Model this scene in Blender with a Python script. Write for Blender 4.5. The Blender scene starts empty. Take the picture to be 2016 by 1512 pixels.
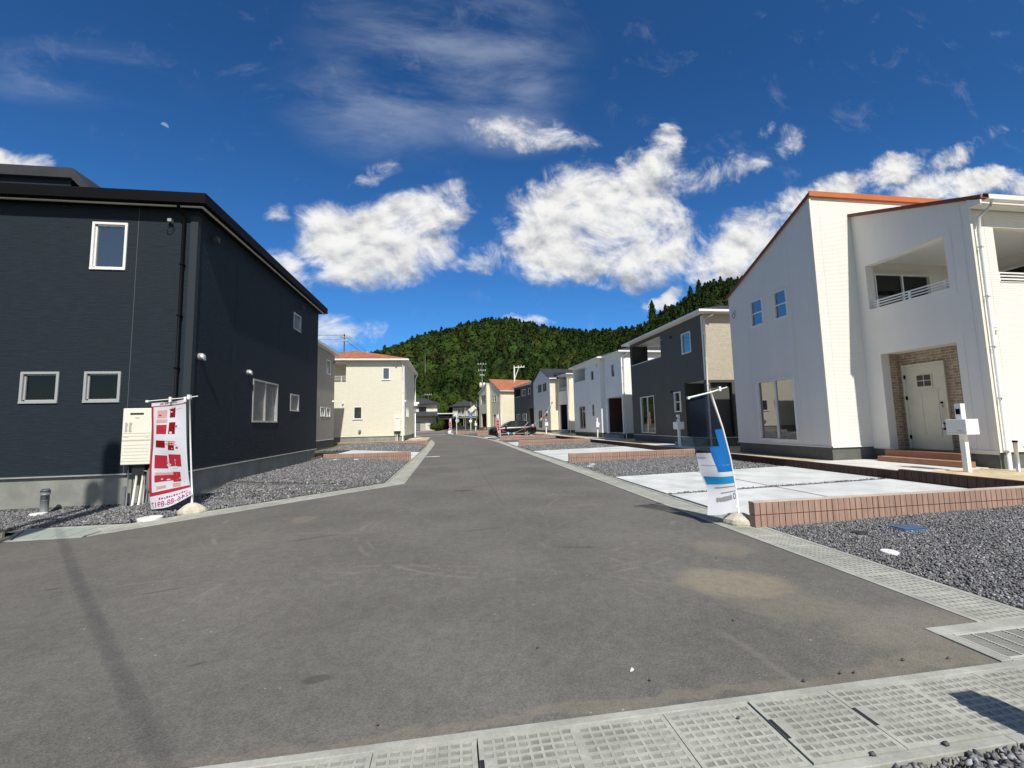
import bpy, math, random
import numpy as np
from mathutils import Vector, Matrix
random.seed(7); RNG = np.random.default_rng(11)
S = bpy.context.scene
COL = S.collection
R = math.radians

# ------------------------------------------------------------------ camera
cam = bpy.data.cameras.new('camera'); cam.sensor_width = 36; cam.lens = 14.79
cam.clip_start = 0.05; cam.clip_end = 3000
co = bpy.data.objects.new('camera', cam); COL.objects.link(co)
cr = Vector((0.989217, -0.144516, -0.023761)); cu = Vector((0.009884, -0.095993, 0.995333)); cf = Vector((0.146123, 0.984835, 0.093529))
m = Matrix.Identity(4)
for i in range(3):
    m[i][0] = cr[i]; m[i][1] = cu[i]; m[i][2] = -cf[i]
m[0][3], m[1][3], m[2][3] = 0, 0, 1.6
co.matrix_world = m
S.camera = co

# ------------------------------------------------------------------ sun, sky, exposure
SUN_EL, SUN_AZ = 49.5, 8.0            # shadows fall away from the camera, 8 degrees to the left of the street
sd = Vector((math.sin(R(SUN_AZ)) * math.cos(R(SUN_EL)), -math.cos(R(SUN_AZ)) * math.cos(R(SUN_EL)), math.sin(R(SUN_EL))))
sl = bpy.data.lights.new('sun', 'SUN'); sl.energy = 5.0; sl.angle = R(0.53); sl.color = (1.0, 0.95, 0.86)
so = bpy.data.objects.new('sun', sl); COL.objects.link(so)
so.rotation_euler = sd.to_track_quat('Z', 'Y').to_euler()
so.location = (5, -30, 40)
S.view_settings.view_transform = 'Standard'; S.view_settings.look = 'None'
S.view_settings.exposure = 0; S.view_settings.gamma = 1
S.cycles.max_bounces = 6; S.cycles.diffuse_bounces = 3; S.cycles.glossy_bounces = 3
S.cycles.sample_clamp_indirect = 8

class NT:
    """tiny helper to chain shader nodes"""
    def __init__(s, tree):
        s.t = tree; s.n = tree.nodes; s.l = tree.links; s.n.clear()
    def node(s, typ, ins=None, **kw):
        nd = s.n.new(typ)
        for k, v in kw.items(): setattr(nd, k, v)
        if ins:
            for k, v in ins.items(): s.put(nd.inputs[k], v)
        return nd
    def put(s, sock, v):
        if isinstance(v, bpy.types.NodeSocket): s.l.new(v, sock)
        else: sock.default_value = v
    def m(s, op, a, b=0.0, c=0.0, clamp=False):
        nd = s.n.new('ShaderNodeMath'); nd.operation = op; nd.use_clamp = clamp
        s.put(nd.inputs[0], a); s.put(nd.inputs[1], b)
        if op in ('MULTIPLY_ADD', 'SMOOTH_MIN', 'SMOOTH_MAX', 'WRAP', 'COMPARE'): s.put(nd.inputs[2], c)
        return nd.outputs[0]
    def vec(s, x, y, z):
        nd = s.n.new('ShaderNodeCombineXYZ'); s.put(nd.inputs[0], x); s.put(nd.inputs[1], y); s.put(nd.inputs[2], z)
        return nd.outputs[0]
    def noise(s, vec, scale, detail=4, rough=0.5, dist=0.0):
        nd = s.node('ShaderNodeTexNoise', {'Vector': vec, 'Scale': scale, 'Detail': detail, 'Roughness': rough, 'Distortion': dist})
        return nd.outputs['Fac']
    def sm(s, v, a, b, lo=0.0, hi=1.0):
        nd = s.node('ShaderNodeMapRange', {0: v, 1: a, 2: b, 3: lo, 4: hi}, interpolation_type='SMOOTHSTEP')
        return nd.outputs[0]
    def mix(s, f, a, b, typ='MIX'):
        nd = s.n.new('ShaderNodeMix'); nd.data_type = 'RGBA'; nd.blend_type = typ
        s.put(nd.inputs[0], f); s.put(nd.inputs[6], a if not isinstance(a, tuple) else c4(a)); s.put(nd.inputs[7], b if not isinstance(b, tuple) else c4(b))
        return nd.outputs[2]
    def map(s, vec, scale=(1, 1, 1), loc=(0, 0, 0), rot=(0, 0, 0)):
        nd = s.node('ShaderNodeMapping', {'Vector': vec, 'Scale': scale, 'Location': loc, 'Rotation': rot})
        return nd.outputs[0]
def c4(c): return (c[0], c[1], c[2], 1.0) if len(c) == 3 else c

# world: Nishita sky plus a layer of cloud shapes given by direction, some added as fill
W = bpy.data.worlds.new('World'); S.world = W; W.use_nodes = True
w = NT(W.node_tree)
sky = w.node('ShaderNodeTexSky', sky_type='NISHITA', sun_disc=False, sun_elevation=R(SUN_EL), sun_rotation=R(180 - SUN_AZ), altitude=0, air_density=1.0, dust_density=0.35, ozone_density=2.5)
tc = w.node('ShaderNodeTexCoord'); sx = w.node('ShaderNodeSeparateXYZ', {0: tc.outputs['Generated']})
X, Y, Z = sx.outputs
yy = w.m('MAXIMUM', Y, 0.05)
U = w.m('DIVIDE', X, yy); V = w.m('DIVIDE', Z, yy)
UV = w.vec(U, V, 0.0)
# (u, v, half width, half height, tilt, strength)
BL = [(-.269,.479,.086,.056,.05,.80),(-.171,.433,.167,.095,.04,1.05),
 (-.040,.515,.108,.063,.41,.85),
 (-.228,.375,.098,.043,.03,.85),
 (-.135,.384,.107,.044,.03,.85),
 (-.172,.605,.056,.025,.52,.55),
 (-.015,.562,.078,.032,.50,.70),
 (-.319,.452,.051,.037,.04,.60),
 (.226,.502,.104,.077,.56,.95),
 (.387,.510,.212,.132,.05,1.10),
 (.522,.672,.117,.067,.79,.95),
 (.585,.756,.063,.035,.56,.80),
 (.289,.411,.149,.067,.03,.85),
 (.480,.432,.187,.083,.04,1.00),
 (.407,.362,.083,.034,.03,.60),
 (.611,.478,.088,.064,.04,.70),
 (.095,.405,.077,.032,.30,.60),
 (.713,.663,.144,.043,.31,.62),
 (.838,.701,.066,.022,.39,.50),
 (.771,.442,.176,.069,.43,1.00),
 (.918,.535,.186,.056,.51,.85),
 (.825,.545,.147,.042,.37,.60),
 (1.090,.642,.195,.048,.29,.85),
 (1.266,.700,.168,.053,.36,.85),
 (1.456,.664,.232,.050,.21,.85),
 (1.666,.701,.197,.042,.06,.95),
 (.692,.383,.091,.048,.19,.90),
 (1.020,.600,.136,.045,.21,.80),
 (1.548,.792,.153,.039,.50,.60),
 (1.743,.882,.050,.021,.08,.45),
 (.896,.815,.038,.016,.47,.50),
 (.974,.787,.046,.042,-.27,.45),
 (.219,.734,.148,.050,-.07,.62),
 (.063,.749,.041,.023,.61,.50),
 
 (-.398,.507,.039,.022,.05,.60),
 (-.372,.364,.062,.035,-.54,.85),
 (-.920,.584,.076,.029,.07,.85),
 (-.259,.217,.102,.042,.01,.75),
 (-.214,.200,.068,.024,.01,.60),
 (.180,.249,.058,.015,.01,.70),
 (.557,.311,.058,.020,.51,.75),
 (.081,.308,.037,.018,-.52,.30)]
for b in ((-2.0,.35,.5,.15,0,1),(-1.4,.3,.2,.08,0,.8),(2.0,.5,.4,.2,0,1),(3.2,.5,.6,.25,0,.9),(-3.4,.6,.6,.25,0,.9)): BL.append(b)
def warp(sc, off): return w.m('SUBTRACT', w.noise(w.map(UV, (sc, sc, 1), off), 1.0, 4, .6), .5)
U2 = w.m('MULTIPLY_ADD', warp(5, (0, 0, 0)), .13, w.m('MULTIPLY_ADD', warp(16, (2, 5, 0)), .05, U)); V2 = w.m('MULTIPLY_ADD', warp(5, (7, 3, 0)), .08, w.m('MULTIPLY_ADD', warp(16, (4, 1, 0)), .035, V))
def densf(vo):
    dens = None; VV = w.m('ADD', V2, vo) if vo else V2
    for (u0, v0, a, b, t, s_) in BL:
        c, s2 = math.cos(t), math.sin(t)
        p = w.m('MULTIPLY_ADD', U2, c / a, w.m('MULTIPLY_ADD', VV, s2 / a, -(u0 * c + v0 * s2) / a)); q = w.m('MULTIPLY_ADD', VV, c / b, w.m('MULTIPLY_ADD', U2, -s2 / b, (u0 * s2 - v0 * c) / b))
        r2 = w.m('MULTIPLY_ADD', p, p, w.m('MULTIPLY', q, q))
        e = w.m('MULTIPLY', w.m('MAXIMUM', w.m('MULTIPLY_ADD', r2, -.5, 1.0), 0.0), s_)
        dens = e if dens is None else w.m('SMOOTH_MAX', dens, e, .15)
    return dens
dens = densf(0); dens_up = densf(.045)
def fb(off): return w.noise(w.map(UV, (1, 1.25, 1), off), 6.0, 12, .66, .45)
def fs(off, sc): return w.noise(w.map(UV, (1, 1.4, 1), off), sc, 5, .55, .2)
n1 = fb((0, 0, 0)); n2 = fb((-.004, -.014, 0)); l1 = fs((0, 0, 0), 12.0); l2 = fs((-.010, -.04, 0), 12.0)
raw = w.m('MULTIPLY_ADD', dens, 1.75, w.m('MULTIPLY', w.m('SUBTRACT', n1, .53), 4.5))
front = w.sm(Y, .05, .2)
al = w.m('MULTIPLY', w.sm(raw, .26, 1.55), w.sm(dens, .02, .40))
# faint wisps trailing round the cumulus
wis = w.noise(w.map(UV, (1.6, 1.0, 1), (1, 2, 0), (0, 0, .7)), 9.0, 9, .68, .7)
al = w.m('MAXIMUM', al, w.m('MULTIPLY', w.m('MULTIPLY', w.sm(wis, .47, .75), w.sm(dens, .16, .55)), .6))
# thin cirrus veils high up
cir = w.noise(w.map(UV, (1.0, 2.9, 1), (3, 1, 0), (0, 0, -.75)), 2.1, 9, .6, .25)
cm = None
for (u0, v0, a, b) in ((.02,.96,.42,.30),(-.15,.80,.30,.20),(.18,1.02,.16,.22),(-.80,.80,.30,.10),(.20,.90,.12,.14),(.12,.76,.25,.10)):
    du = w.m('DIVIDE', w.m('SUBTRACT', U, u0), a); dv = w.m('DIVIDE', w.m('SUBTRACT', V, v0), b)
    e = w.m('MAXIMUM', w.m('SUBTRACT', 1.0, w.m('MULTIPLY_ADD', du, du, w.m('MULTIPLY', dv, dv))), 0.0)
    cm = e if cm is None else w.m('MAXIMUM', cm, e)
ca = w.m('MULTIPLY', w.m('MULTIPLY', w.sm(cir, .36, .74), w.m('POWER', cm, 1.5)), .40)
al = w.m('MULTIPLY', al, front)
fill_cloud = w.m('MULTIPLY', w.sm(w.noise(w.map(tc.outputs['Generated'], (1, 1, 2.2)), 2.6, 6, .6), .40, .62), w.m('MULTIPLY', w.sm(Y, -.05, -.3), w.sm(X, -.15, .1)))  # unseen cloud bank behind the camera, added to whiten the shade fill
fill_cloud = w.m('MULTIPLY', fill_cloud, w.sm(Z, .0, .15))
al = w.m('MAXIMUM', al, fill_cloud)
# light and grey sides of the cumulus
diff = w.m('SUBTRACT', n1, n2)
thick = w.sm(raw, .9, 2.2)
br = w.m('ADD', w.m('MULTIPLY_ADD', diff, .45, .90), w.m('MULTIPLY', w.m('SUBTRACT', l1, l2), .75))
br = w.m('SUBTRACT', br, w.m('MULTIPLY', w.sm(w.m('SUBTRACT', dens_up, dens), -.05, .45), .22))
br = w.m('SUBTRACT', br, w.m('MULTIPLY', thick, .05))
br = w.m('MINIMUM', w.m('MAXIMUM', br, .52), .97)
ccol = w.mix(w.sm(br, .45, .9), (.50, .57, .68), (1.0, .99, .97))
cl = w.node('ShaderNodeVectorMath', {0: ccol, 3: br}, operation='SCALE').outputs[0]
skt = w.mix(w.sm(Y, .15, -.35), (.27, .68, 1.10), (.66, .74, .80))  # paler sky tint added behind the view so shade turns less blue
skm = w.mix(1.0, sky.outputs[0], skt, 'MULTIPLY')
sks = w.node('ShaderNodeVectorMath', {0: skm, 3: 0.112}, operation='SCALE').outputs[0]
up = w.sm(V, .15, 1.1, 1.12, .82)
sks = w.node('ShaderNodeVectorMath', {0: sks, 3: up}, operation='SCALE').outputs[0]
c1 = w.mix(w.m('MULTIPLY', ca, front), sks, (.62, .68, .78))
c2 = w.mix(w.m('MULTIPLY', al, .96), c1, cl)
# the half moon, upper left
md = Vector((-.4633, .7287, .5043)).normalized(); dm = w.node('ShaderNodeVectorMath', {0: tc.outputs['Generated'], 1: tuple(md)}, operation='DOT_PRODUCT').outputs['Value']
c2 = w.mix(w.m('MULTIPLY', w.m('GREATER_THAN', dm, math.cos(R(.30))), w.sm(w.m('SUBTRACT', Z, w.m('MULTIPLY', X, -.25)), md.z + md.x * .25 - .001, md.z + md.x * .25 + .001, 0.0, .42)), c2, (.55, .62, .70))
# cirrus and cloud are given for strength 1, the sky part already carries its 0.112
bg = w.node('ShaderNodeBackground', {'Color': c2, 'Strength': 1.0})
wo = w.node('ShaderNodeOutputWorld', {'Surface': bg.outputs[0]})

# ------------------------------------------------------------------ materials
MATS = {}
def mat(name, base, rough=.8, spec=.3, metal=0.0, noise=None, bump=None, fn=None):
    """base colour with optional large-scale mottling noise=(scale, amount) and bump=(scale, strength, stretch)"""
    if name in MATS: return MATS[name]
    M = bpy.data.materials.new(name); M.use_nodes = True
    t = NT(M.node_tree)
    o = t.node('ShaderNodeOutputMaterial'); p = t.node('ShaderNodeBsdfPrincipled')
    t.l.new(p.outputs[0], o.inputs[0])
    p.inputs['Base Color'].default_value = c4(base); p.inputs['Roughness'].default_value = rough
    p.inputs['Specular IOR Level'].default_value = spec; p.inputs['Metallic'].default_value = metal
    tc = t.node('ShaderNodeTexCoord'); P = tc.outputs['Object']
    if noise:
        f = t.noise(P, noise[0], 5, .6)
        f = t.sm(f, .3, .7, 1 - noise[1], 1 + noise[1])
        c = t.node('ShaderNodeVectorMath', {0: c4(base)[:3], 3: f}, operation='SCALE').outputs[0]
        t.l.new(c, p.inputs['Base Color'])
    if bump:
        st = bump[2] if len(bump) > 2 else (1, 1, 1)
        h = t.noise(t.map(P, st), bump[0], 5, .6)
        b = t.node('ShaderNodeBump', {'Height': h, 'Strength': bump[1], 'Distance': .01}); t.l.new(b.outputs[0], p.inputs['Normal'])
    if fn: fn(t, p, P)
    MATS[name] = M
    return M

def siding(name, base, kind, var=.06):
    def fn(t, p, P):
        s = t.node('ShaderNodeSeparateXYZ', {0: P}); H = t.m('ADD', s.outputs[0], s.outputs[1])   # runs along any upright wall
        if kind == 'streak':      # rough horizontal wood-like grain
            h = t.noise(t.vec(t.m('MULTIPLY', H, 3.2), 0.0, t.m('MULTIPLY', s.outputs[2], 60.0)), 1.0, 5, .62, .3)
            h2 = t.noise(t.vec(t.m('MULTIPLY', H, .9), 3.0, t.m('MULTIPLY', s.outputs[2], 22.0)), 1.0, 3, .5)
            hh = t.m('ADD', h, t.m('MULTIPLY', h2, .5)); st, ds = .65, .010
            cf_ = t.sm(h, .35, .65, 1 - var * 3, 1 + var * 3)
        elif kind == 'rib':       # narrow horizontal ribs
            z = t.m('MULTIPLY', s.outputs[2], 1 / .042); fr = t.m('FRACT', z)
            hh = t.m('ADD', t.sm(t.m('ABSOLUTE', t.m('SUBTRACT', fr, .5)), .25, .5, 1, 0), t.m('MULTIPLY', t.noise(P, 40.0, 3, .5), .15)); st, ds = .55, .008
            cf_ = t.m('MULTIPLY', t.sm(t.m('ABSOLUTE', t.m('SUBTRACT', fr, .5)), .36, .5, 1, .84), t.sm(t.noise(P, 1.1, 4, .6), .3, .7, 1 - var, 1 + var))
        elif kind == 'tile':      # small laid stones / tiles
            br = t.node('ShaderNodeTexBrick', {'Vector': t.vec(H, s.outputs[2], 0.0), 'Color1': (1, 1, 1, 1), 'Color2': (.93, .93, .93, 1), 'Mortar': (.82, .82, .82, 1), 'Scale': 1.0, 'Mortar Size': .004, 'Brick Width': .32, 'Row Height': .075})
            hh = t.m('ADD', t.m('MULTIPLY', br.outputs['Fac'], -1), t.m('MULTIPLY', t.noise(P, 30.0, 4, .6), .7)); st, ds = .6, .008
            sp = t.node('ShaderNodeSeparateColor', {0: br.outputs[0]})
            cf_ = t.m('MULTIPLY', sp.outputs[0], t.sm(t.noise(P, 7.0, 4, .6), .3, .7, 1 - var, 1 + var))
        elif kind == 'brick':     # brick-pattern tiles of the porch
            br = t.node('ShaderNodeTexBrick', {'Vector': t.vec(H, s.outputs[2], 0.0), 'Color1': (1, 1, 1, 1), 'Color2': (.7, .7, .7, 1), 'Mortar': (1.5, 1.5, 1.4, 1), 'Scale': 1.0, 'Mortar Size': .008, 'Brick Width': .23, 'Row Height': .075})
            hh = t.m('MULTIPLY', br.outputs['Fac'], -1); st, ds = .7, .01
            sp = t.node('ShaderNodeSeparateColor', {0: br.outputs[0]})
            cf_ = t.m('MULTIPLY', sp.outputs[0], t.sm(t.noise(P, 9.0, 4, .6), .3, .7, .8, 1.2))
        else:                     # fine stucco / small cross pattern
            hh = t.noise(t.map(P, (1, 1, 2.0)), 55.0, 4, .6); st, ds = .5, .01
            cf_ = t.sm(t.noise(P, .9, 5, .6), .3, .7, 1 - var, 1 + var)
        # weather marks: faint vertical runs
        run = t.noise(t.vec(t.m('MULTIPLY', H, 5.0), 1.0, t.m('MULTIPLY', s.outputs[2], .35)), 1.0, 4, .6)
        cf_ = t.m('MULTIPLY', cf_, t.sm(run, .35, .75, 1.008, .98))
        if kind == 'streak': p.inputs['Specular IOR Level'].default_value = .14
        c = t.node('ShaderNodeVectorMath', {0: c4(base)[:3], 3: cf_}, operation='SCALE').outputs[0]
        t.l.new(c, p.inputs['Base Color'])
        b = t.node('ShaderNodeBump', {'Height': hh, 'Strength': st, 'Distance': ds}); t.l.new(b.outputs[0], p.inputs['Normal'])
    return mat(name, base, .62, .35, fn=fn)

def clear_glass():
    M = bpy.data.materials.new('clear_window_glass'); M.use_nodes = True; t = NT(M.node_tree)
    o = t.node('ShaderNodeOutputMaterial'); fr = t.node('ShaderNodeFresnel', {'IOR': 1.5}); g = t.node('ShaderNodeBsdfGlossy', {'Roughness': .01}); tr = t.node('ShaderNodeBsdfTransparent', {'Color': (.72, .78, .76, 1)})
    mx = t.node('ShaderNodeMixShader', {0: t.m('MULTIPLY', fr.outputs[0], 1.6)}); t.l.new(tr.outputs[0], mx.inputs[1]); t.l.new(g.outputs[0], mx.inputs[2]); t.l.new(mx.outputs[0], o.inputs[0]); return M
M_CLEAR = clear_glass()
S_DARK = siding('dark_siding', (.0195, .028, .037), 'streak', .05)
S_RIB = siding('white_rib_siding', (.82, .808, .76), 'rib', .015)
S_STUC = siding('white_stucco_siding', (.78, .755, .72), 'stucco', .02)
S_WHITE = siding('bright_white_siding', (.86, .87, .86), 'stucco', .02)
S_CREAM = siding('cream_tile_siding', (.79, .755, .63), 'tile', .015)
S_CREAM2 = siding('warm_cream_siding', (.78, .72, .55), 'stucco', .04)
S_TAUPE = siding('taupe_siding', (.36, .33, .285), 'tile', .05)
S_GREY = siding('graphite_siding', (.085, .088, .078), 'stucco', .04)
S_BEIGE = siding('beige_stone_siding', (.50, .455, .36), 'tile', .07)
S_BRICK = siding('porch_brick_tile', (.40, .31, .225), 'brick', .1)
S_BROWN = siding('brown_porch_siding', (.10, .045, .03), 'rib', .1)
M_CONC = mat('foundation_concrete', (.25, .26, .235), .85, .2, noise=(2.0, .14), bump=(25, .25))
M_FDARK = mat('dark_foundation_render', (.13, .135, .125), .85, .2, noise=(3.0, .12), bump=(30, .3))
M_WHITE = mat('white_metal', (.82, .82, .80), .35, .5, noise=(3, .02))
M_WPAINT = mat('white_soffit', (.80, .80, .77), .6, .3)
M_ALU = mat('silver_aluminium', (.62, .63, .63), .35, .5, .6, noise=(4, .05))
M_BLACK = mat('black_metal', (.004, .004, .005), .6, .12, noise=(3, .1))
M_BEIGE = mat('beige_soffit', (.60, .56, .48), .6, .3)
M_ROOFD = mat('dark_roof', (.035, .037, .042), .6, .4, noise=(1.5, .15), bump=(20, .3))
def roof_tiles(t, p, P):
    s = t.node('ShaderNodeSeparateXYZ', {0: P})
    br = t.node('ShaderNodeTexBrick', {'Vector': t.vec(t.m('ADD', s.outputs[0], 0.0), t.m('ADD', t.m('MULTIPLY', s.outputs[2], 2.4), t.m('MULTIPLY', s.outputs[1], .0)), 0.0), 'Color1': (.44, .165, .085, 1), 'Color2': (.27, .10, .055, 1), 'Mortar': (.12, .045, .028, 1), 'Scale': 1.0, 'Mortar Size': .01, 'Brick Width': .9, 'Row Height': .16, 'Bias': -.2})
    f = t.sm(t.noise(P, 3.0, 4, .6), .3, .7, .8, 1.25)
    c = t.node('ShaderNodeVectorMath', {0: br.outputs[0], 3: f}, operation='SCALE').outputs[0]
    t.l.new(c, p.inputs['Base Color'])
M_ROOFO = mat('terracotta_roof', (.4, .16, .09), .7, .3, fn=roof_tiles)
M_ORANGE = mat('orange_roof_edge', (.50, .155, .05), .5, .4, noise=(3, .06))
M_STEP = mat('terracotta_step_tile', (.36, .19, .115), .6, .3, noise=(5, .1), bump=(40, .2))
def glassm(name, base, rough, ior, sp=.5):
    def fn(t, p, P):
        p.inputs['IOR'].default_value = ior
        h = t.noise(t.map(P, (1, 1, .6)), .9, 2, .5)
        b = t.node('ShaderNodeBump', {'Height': h, 'Strength': .05, 'Distance': .02}); t.l.new(b.outputs[0], p.inputs['Normal'])
    return mat(name, base, rough, sp, fn=fn)
M_GLASS = glassm('window_glass', (.012, .016, .018), .02, 1.75)
M_GLASSD = glassm('dark_window_glass', (.006, .008, .009), .03, 1.4)
M_GLASSR = glassm('coated_window_glass', (.02, .025, .025), .015, 2.9, .6)
M_FROST = glassm('frosted_glass', (.15, .165, .155), .28, 1.5)
M_CURT = mat('drawn_white_curtain', (.62, .61, .57), .8, .2)
M_DOORW = mat('cream_door', (.66, .62, .49), .5, .35, noise=(3, .04))
M_DOORD = mat('dark_door', (.02, .018, .018), .4, .5)
M_DOORB = mat('brown_door', (.16, .08, .045), .5, .4, bump=(6, .2, (8, 8, .6)))
M_STEEL = mat('galvanised_steel', (.34, .34, .32), .5, .5, .25, noise=(6, .12))
M_PVC = mat('grey_pvc', (.17, .185, .20), .45, .4, noise=(6, .05))
M_CREAMP = mat('cream_enamel', (.80, .78, .68), .45, .4, noise=(3, .02))
M_RUBBER = mat('black_rubber', (.015, .015, .015), .7, .3)
M_BLUEP = mat('blue_plastic', (.05, .11, .21), .4, .5)
M_DARKP = mat('dark_plastic', (.025, .025, .028), .5, .4)  # also the painted dark of the lids' lifting slots
def concrete(name, base, amt=.12, sc=3.0, bmp=.25):
    def fn(t, p, P):
        g = t.node('ShaderNodeNewGeometry').outputs['Position']
        a = t.noise(g, sc, 6, .62); b_ = t.noise(g, 60.0, 3, .6); c_ = t.noise(g, 1.1, 4, .6)
        f = t.m('MULTIPLY', t.m('MULTIPLY', t.sm(a, .3, .7, 1 - amt, 1 + amt), t.sm(b_, .3, .7, .93, 1.07)), t.sm(c_, .35, .65, .90, 1.07))
        col = t.node('ShaderNodeVectorMath', {0: c4(base)[:3], 3: f}, operation='SCALE').outputs[0]
        t.l.new(col, p.inputs['Base Color'])
        bb = t.node('ShaderNodeBump', {'Height': b_, 'Strength': bmp, 'Distance': .004}); t.l.new(bb.outputs[0], p.inputs['Normal'])
    return mat(name, base, .85, .2, fn=fn)
M_SLAB = concrete('pale_driveway_concrete', (.58, .605, .595), .09, 1.2)
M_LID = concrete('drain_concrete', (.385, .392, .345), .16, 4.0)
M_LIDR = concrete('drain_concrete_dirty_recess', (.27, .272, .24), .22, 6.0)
M_KERB = concrete('kerb_concrete', (.37, .375, .335), .16, 3.0)
M_TRACE = concrete('terrace_concrete', (.60, .60, .56), .08, 1.0)
M_STONEB = concrete('weathered_base_stone', (.50, .47, .38), .14, 9.0, .5)
M_SAND = concrete('yellow_soil', (.56, .46, .30), .18, 6.0, .6)
def blockm(name, c):
    def fn(t, p, P):
        s = t.node('ShaderNodeSeparateXYZ', {0: P}); H = t.m('ADD', s.outputs[0], s.outputs[1])
        fine = t.noise(t.vec(t.m('MULTIPLY', H, 90.0), 0.0, t.m('MULTIPLY', s.outputs[2], 3.0)), 1.0, 3, .6)
        st = t.noise(t.vec(t.m('MULTIPLY', H, 14.0), 2.0, 0.0), 1.0, 2, .5)
        f = t.m('MULTIPLY', t.sm(fine, .3, .7, .84, 1.14), t.sm(st, .3, .7, .86, 1.12))
        f = t.m('MULTIPLY', f, t.sm(t.noise(P, 2.0, 4, .6), .3, .7, .9, 1.1))
        col = t.node('ShaderNodeVectorMath', {0: c4(c)[:3], 3: f}, operation='SCALE').outputs[0]
        t.l.new(col, p.inputs['Base Color'])
        b = t.node('ShaderNodeBump', {'Height': fine, 'Strength': .5, 'Distance': .006}); t.l.new(b.outputs[0], p.inputs['Normal'])
    return mat(name, c, .85, .2, fn=fn)
M_BLK = blockm('terracotta_block', (.37, .245, .195)); M_BLKD = blockm('brown_kerb_block', (.085, .05, .042))
M_BTOP = concrete('sunlit_block_cap', (.52, .44, .37), .08, 5.0)

def gravel_bed(t, p, P):
    g = t.node('ShaderNodeNewGeometry').outputs['Position']
    v = t.node('ShaderNodeTexVoronoi', {'Vector': g, 'Scale': 38.0, 'Randomness': 1.0})
    sp = t.node('ShaderNodeSeparateColor', {0: v.outputs['Color']})
    f = t.sm(sp.outputs[0], 0.0, 1.0, .07, .30)
    f = t.m('MULTIPLY', f, t.sm(v.outputs['Distance'], .25, .8, 1.0, .45))
    c = t.mix(sp.outputs[1], (1, 1.02, 1.04), (1.02, .97, .93))
    col = t.node('ShaderNodeVectorMath', {0: c, 3: f}, operation='SCALE').outputs[0]
    t.l.new(col, p.inputs['Base Color'])
    b = t.node('ShaderNodeBump', {'Height': v.outputs['Distance'], 'Strength': 1.0, 'Distance': .02}); b.invert = True
    t.l.new(b.outputs[0], p.inputs['Normal'])
M_GBED = mat('gravel_bed_material', (.15, .15, .15), .9, .15, fn=gravel_bed)
def stone_fn(t, p, P):
    a = t.node('ShaderNodeAttribute', attribute_name='tint')
    g = t.node('ShaderNodeNewGeometry').outputs['Position']
    f = t.sm(t.noise(g, 90.0, 3, .6), .3, .7, .85, 1.15)
    col = t.node('ShaderNodeVectorMath', {0: a.outputs['Color'], 3: f}, operation='SCALE').outputs[0]
    t.l.new(col, p.inputs['Base Color'])
M_STONE = mat('crushed_stone', (.2, .2, .2), .8, .25, fn=stone_fn)

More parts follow.
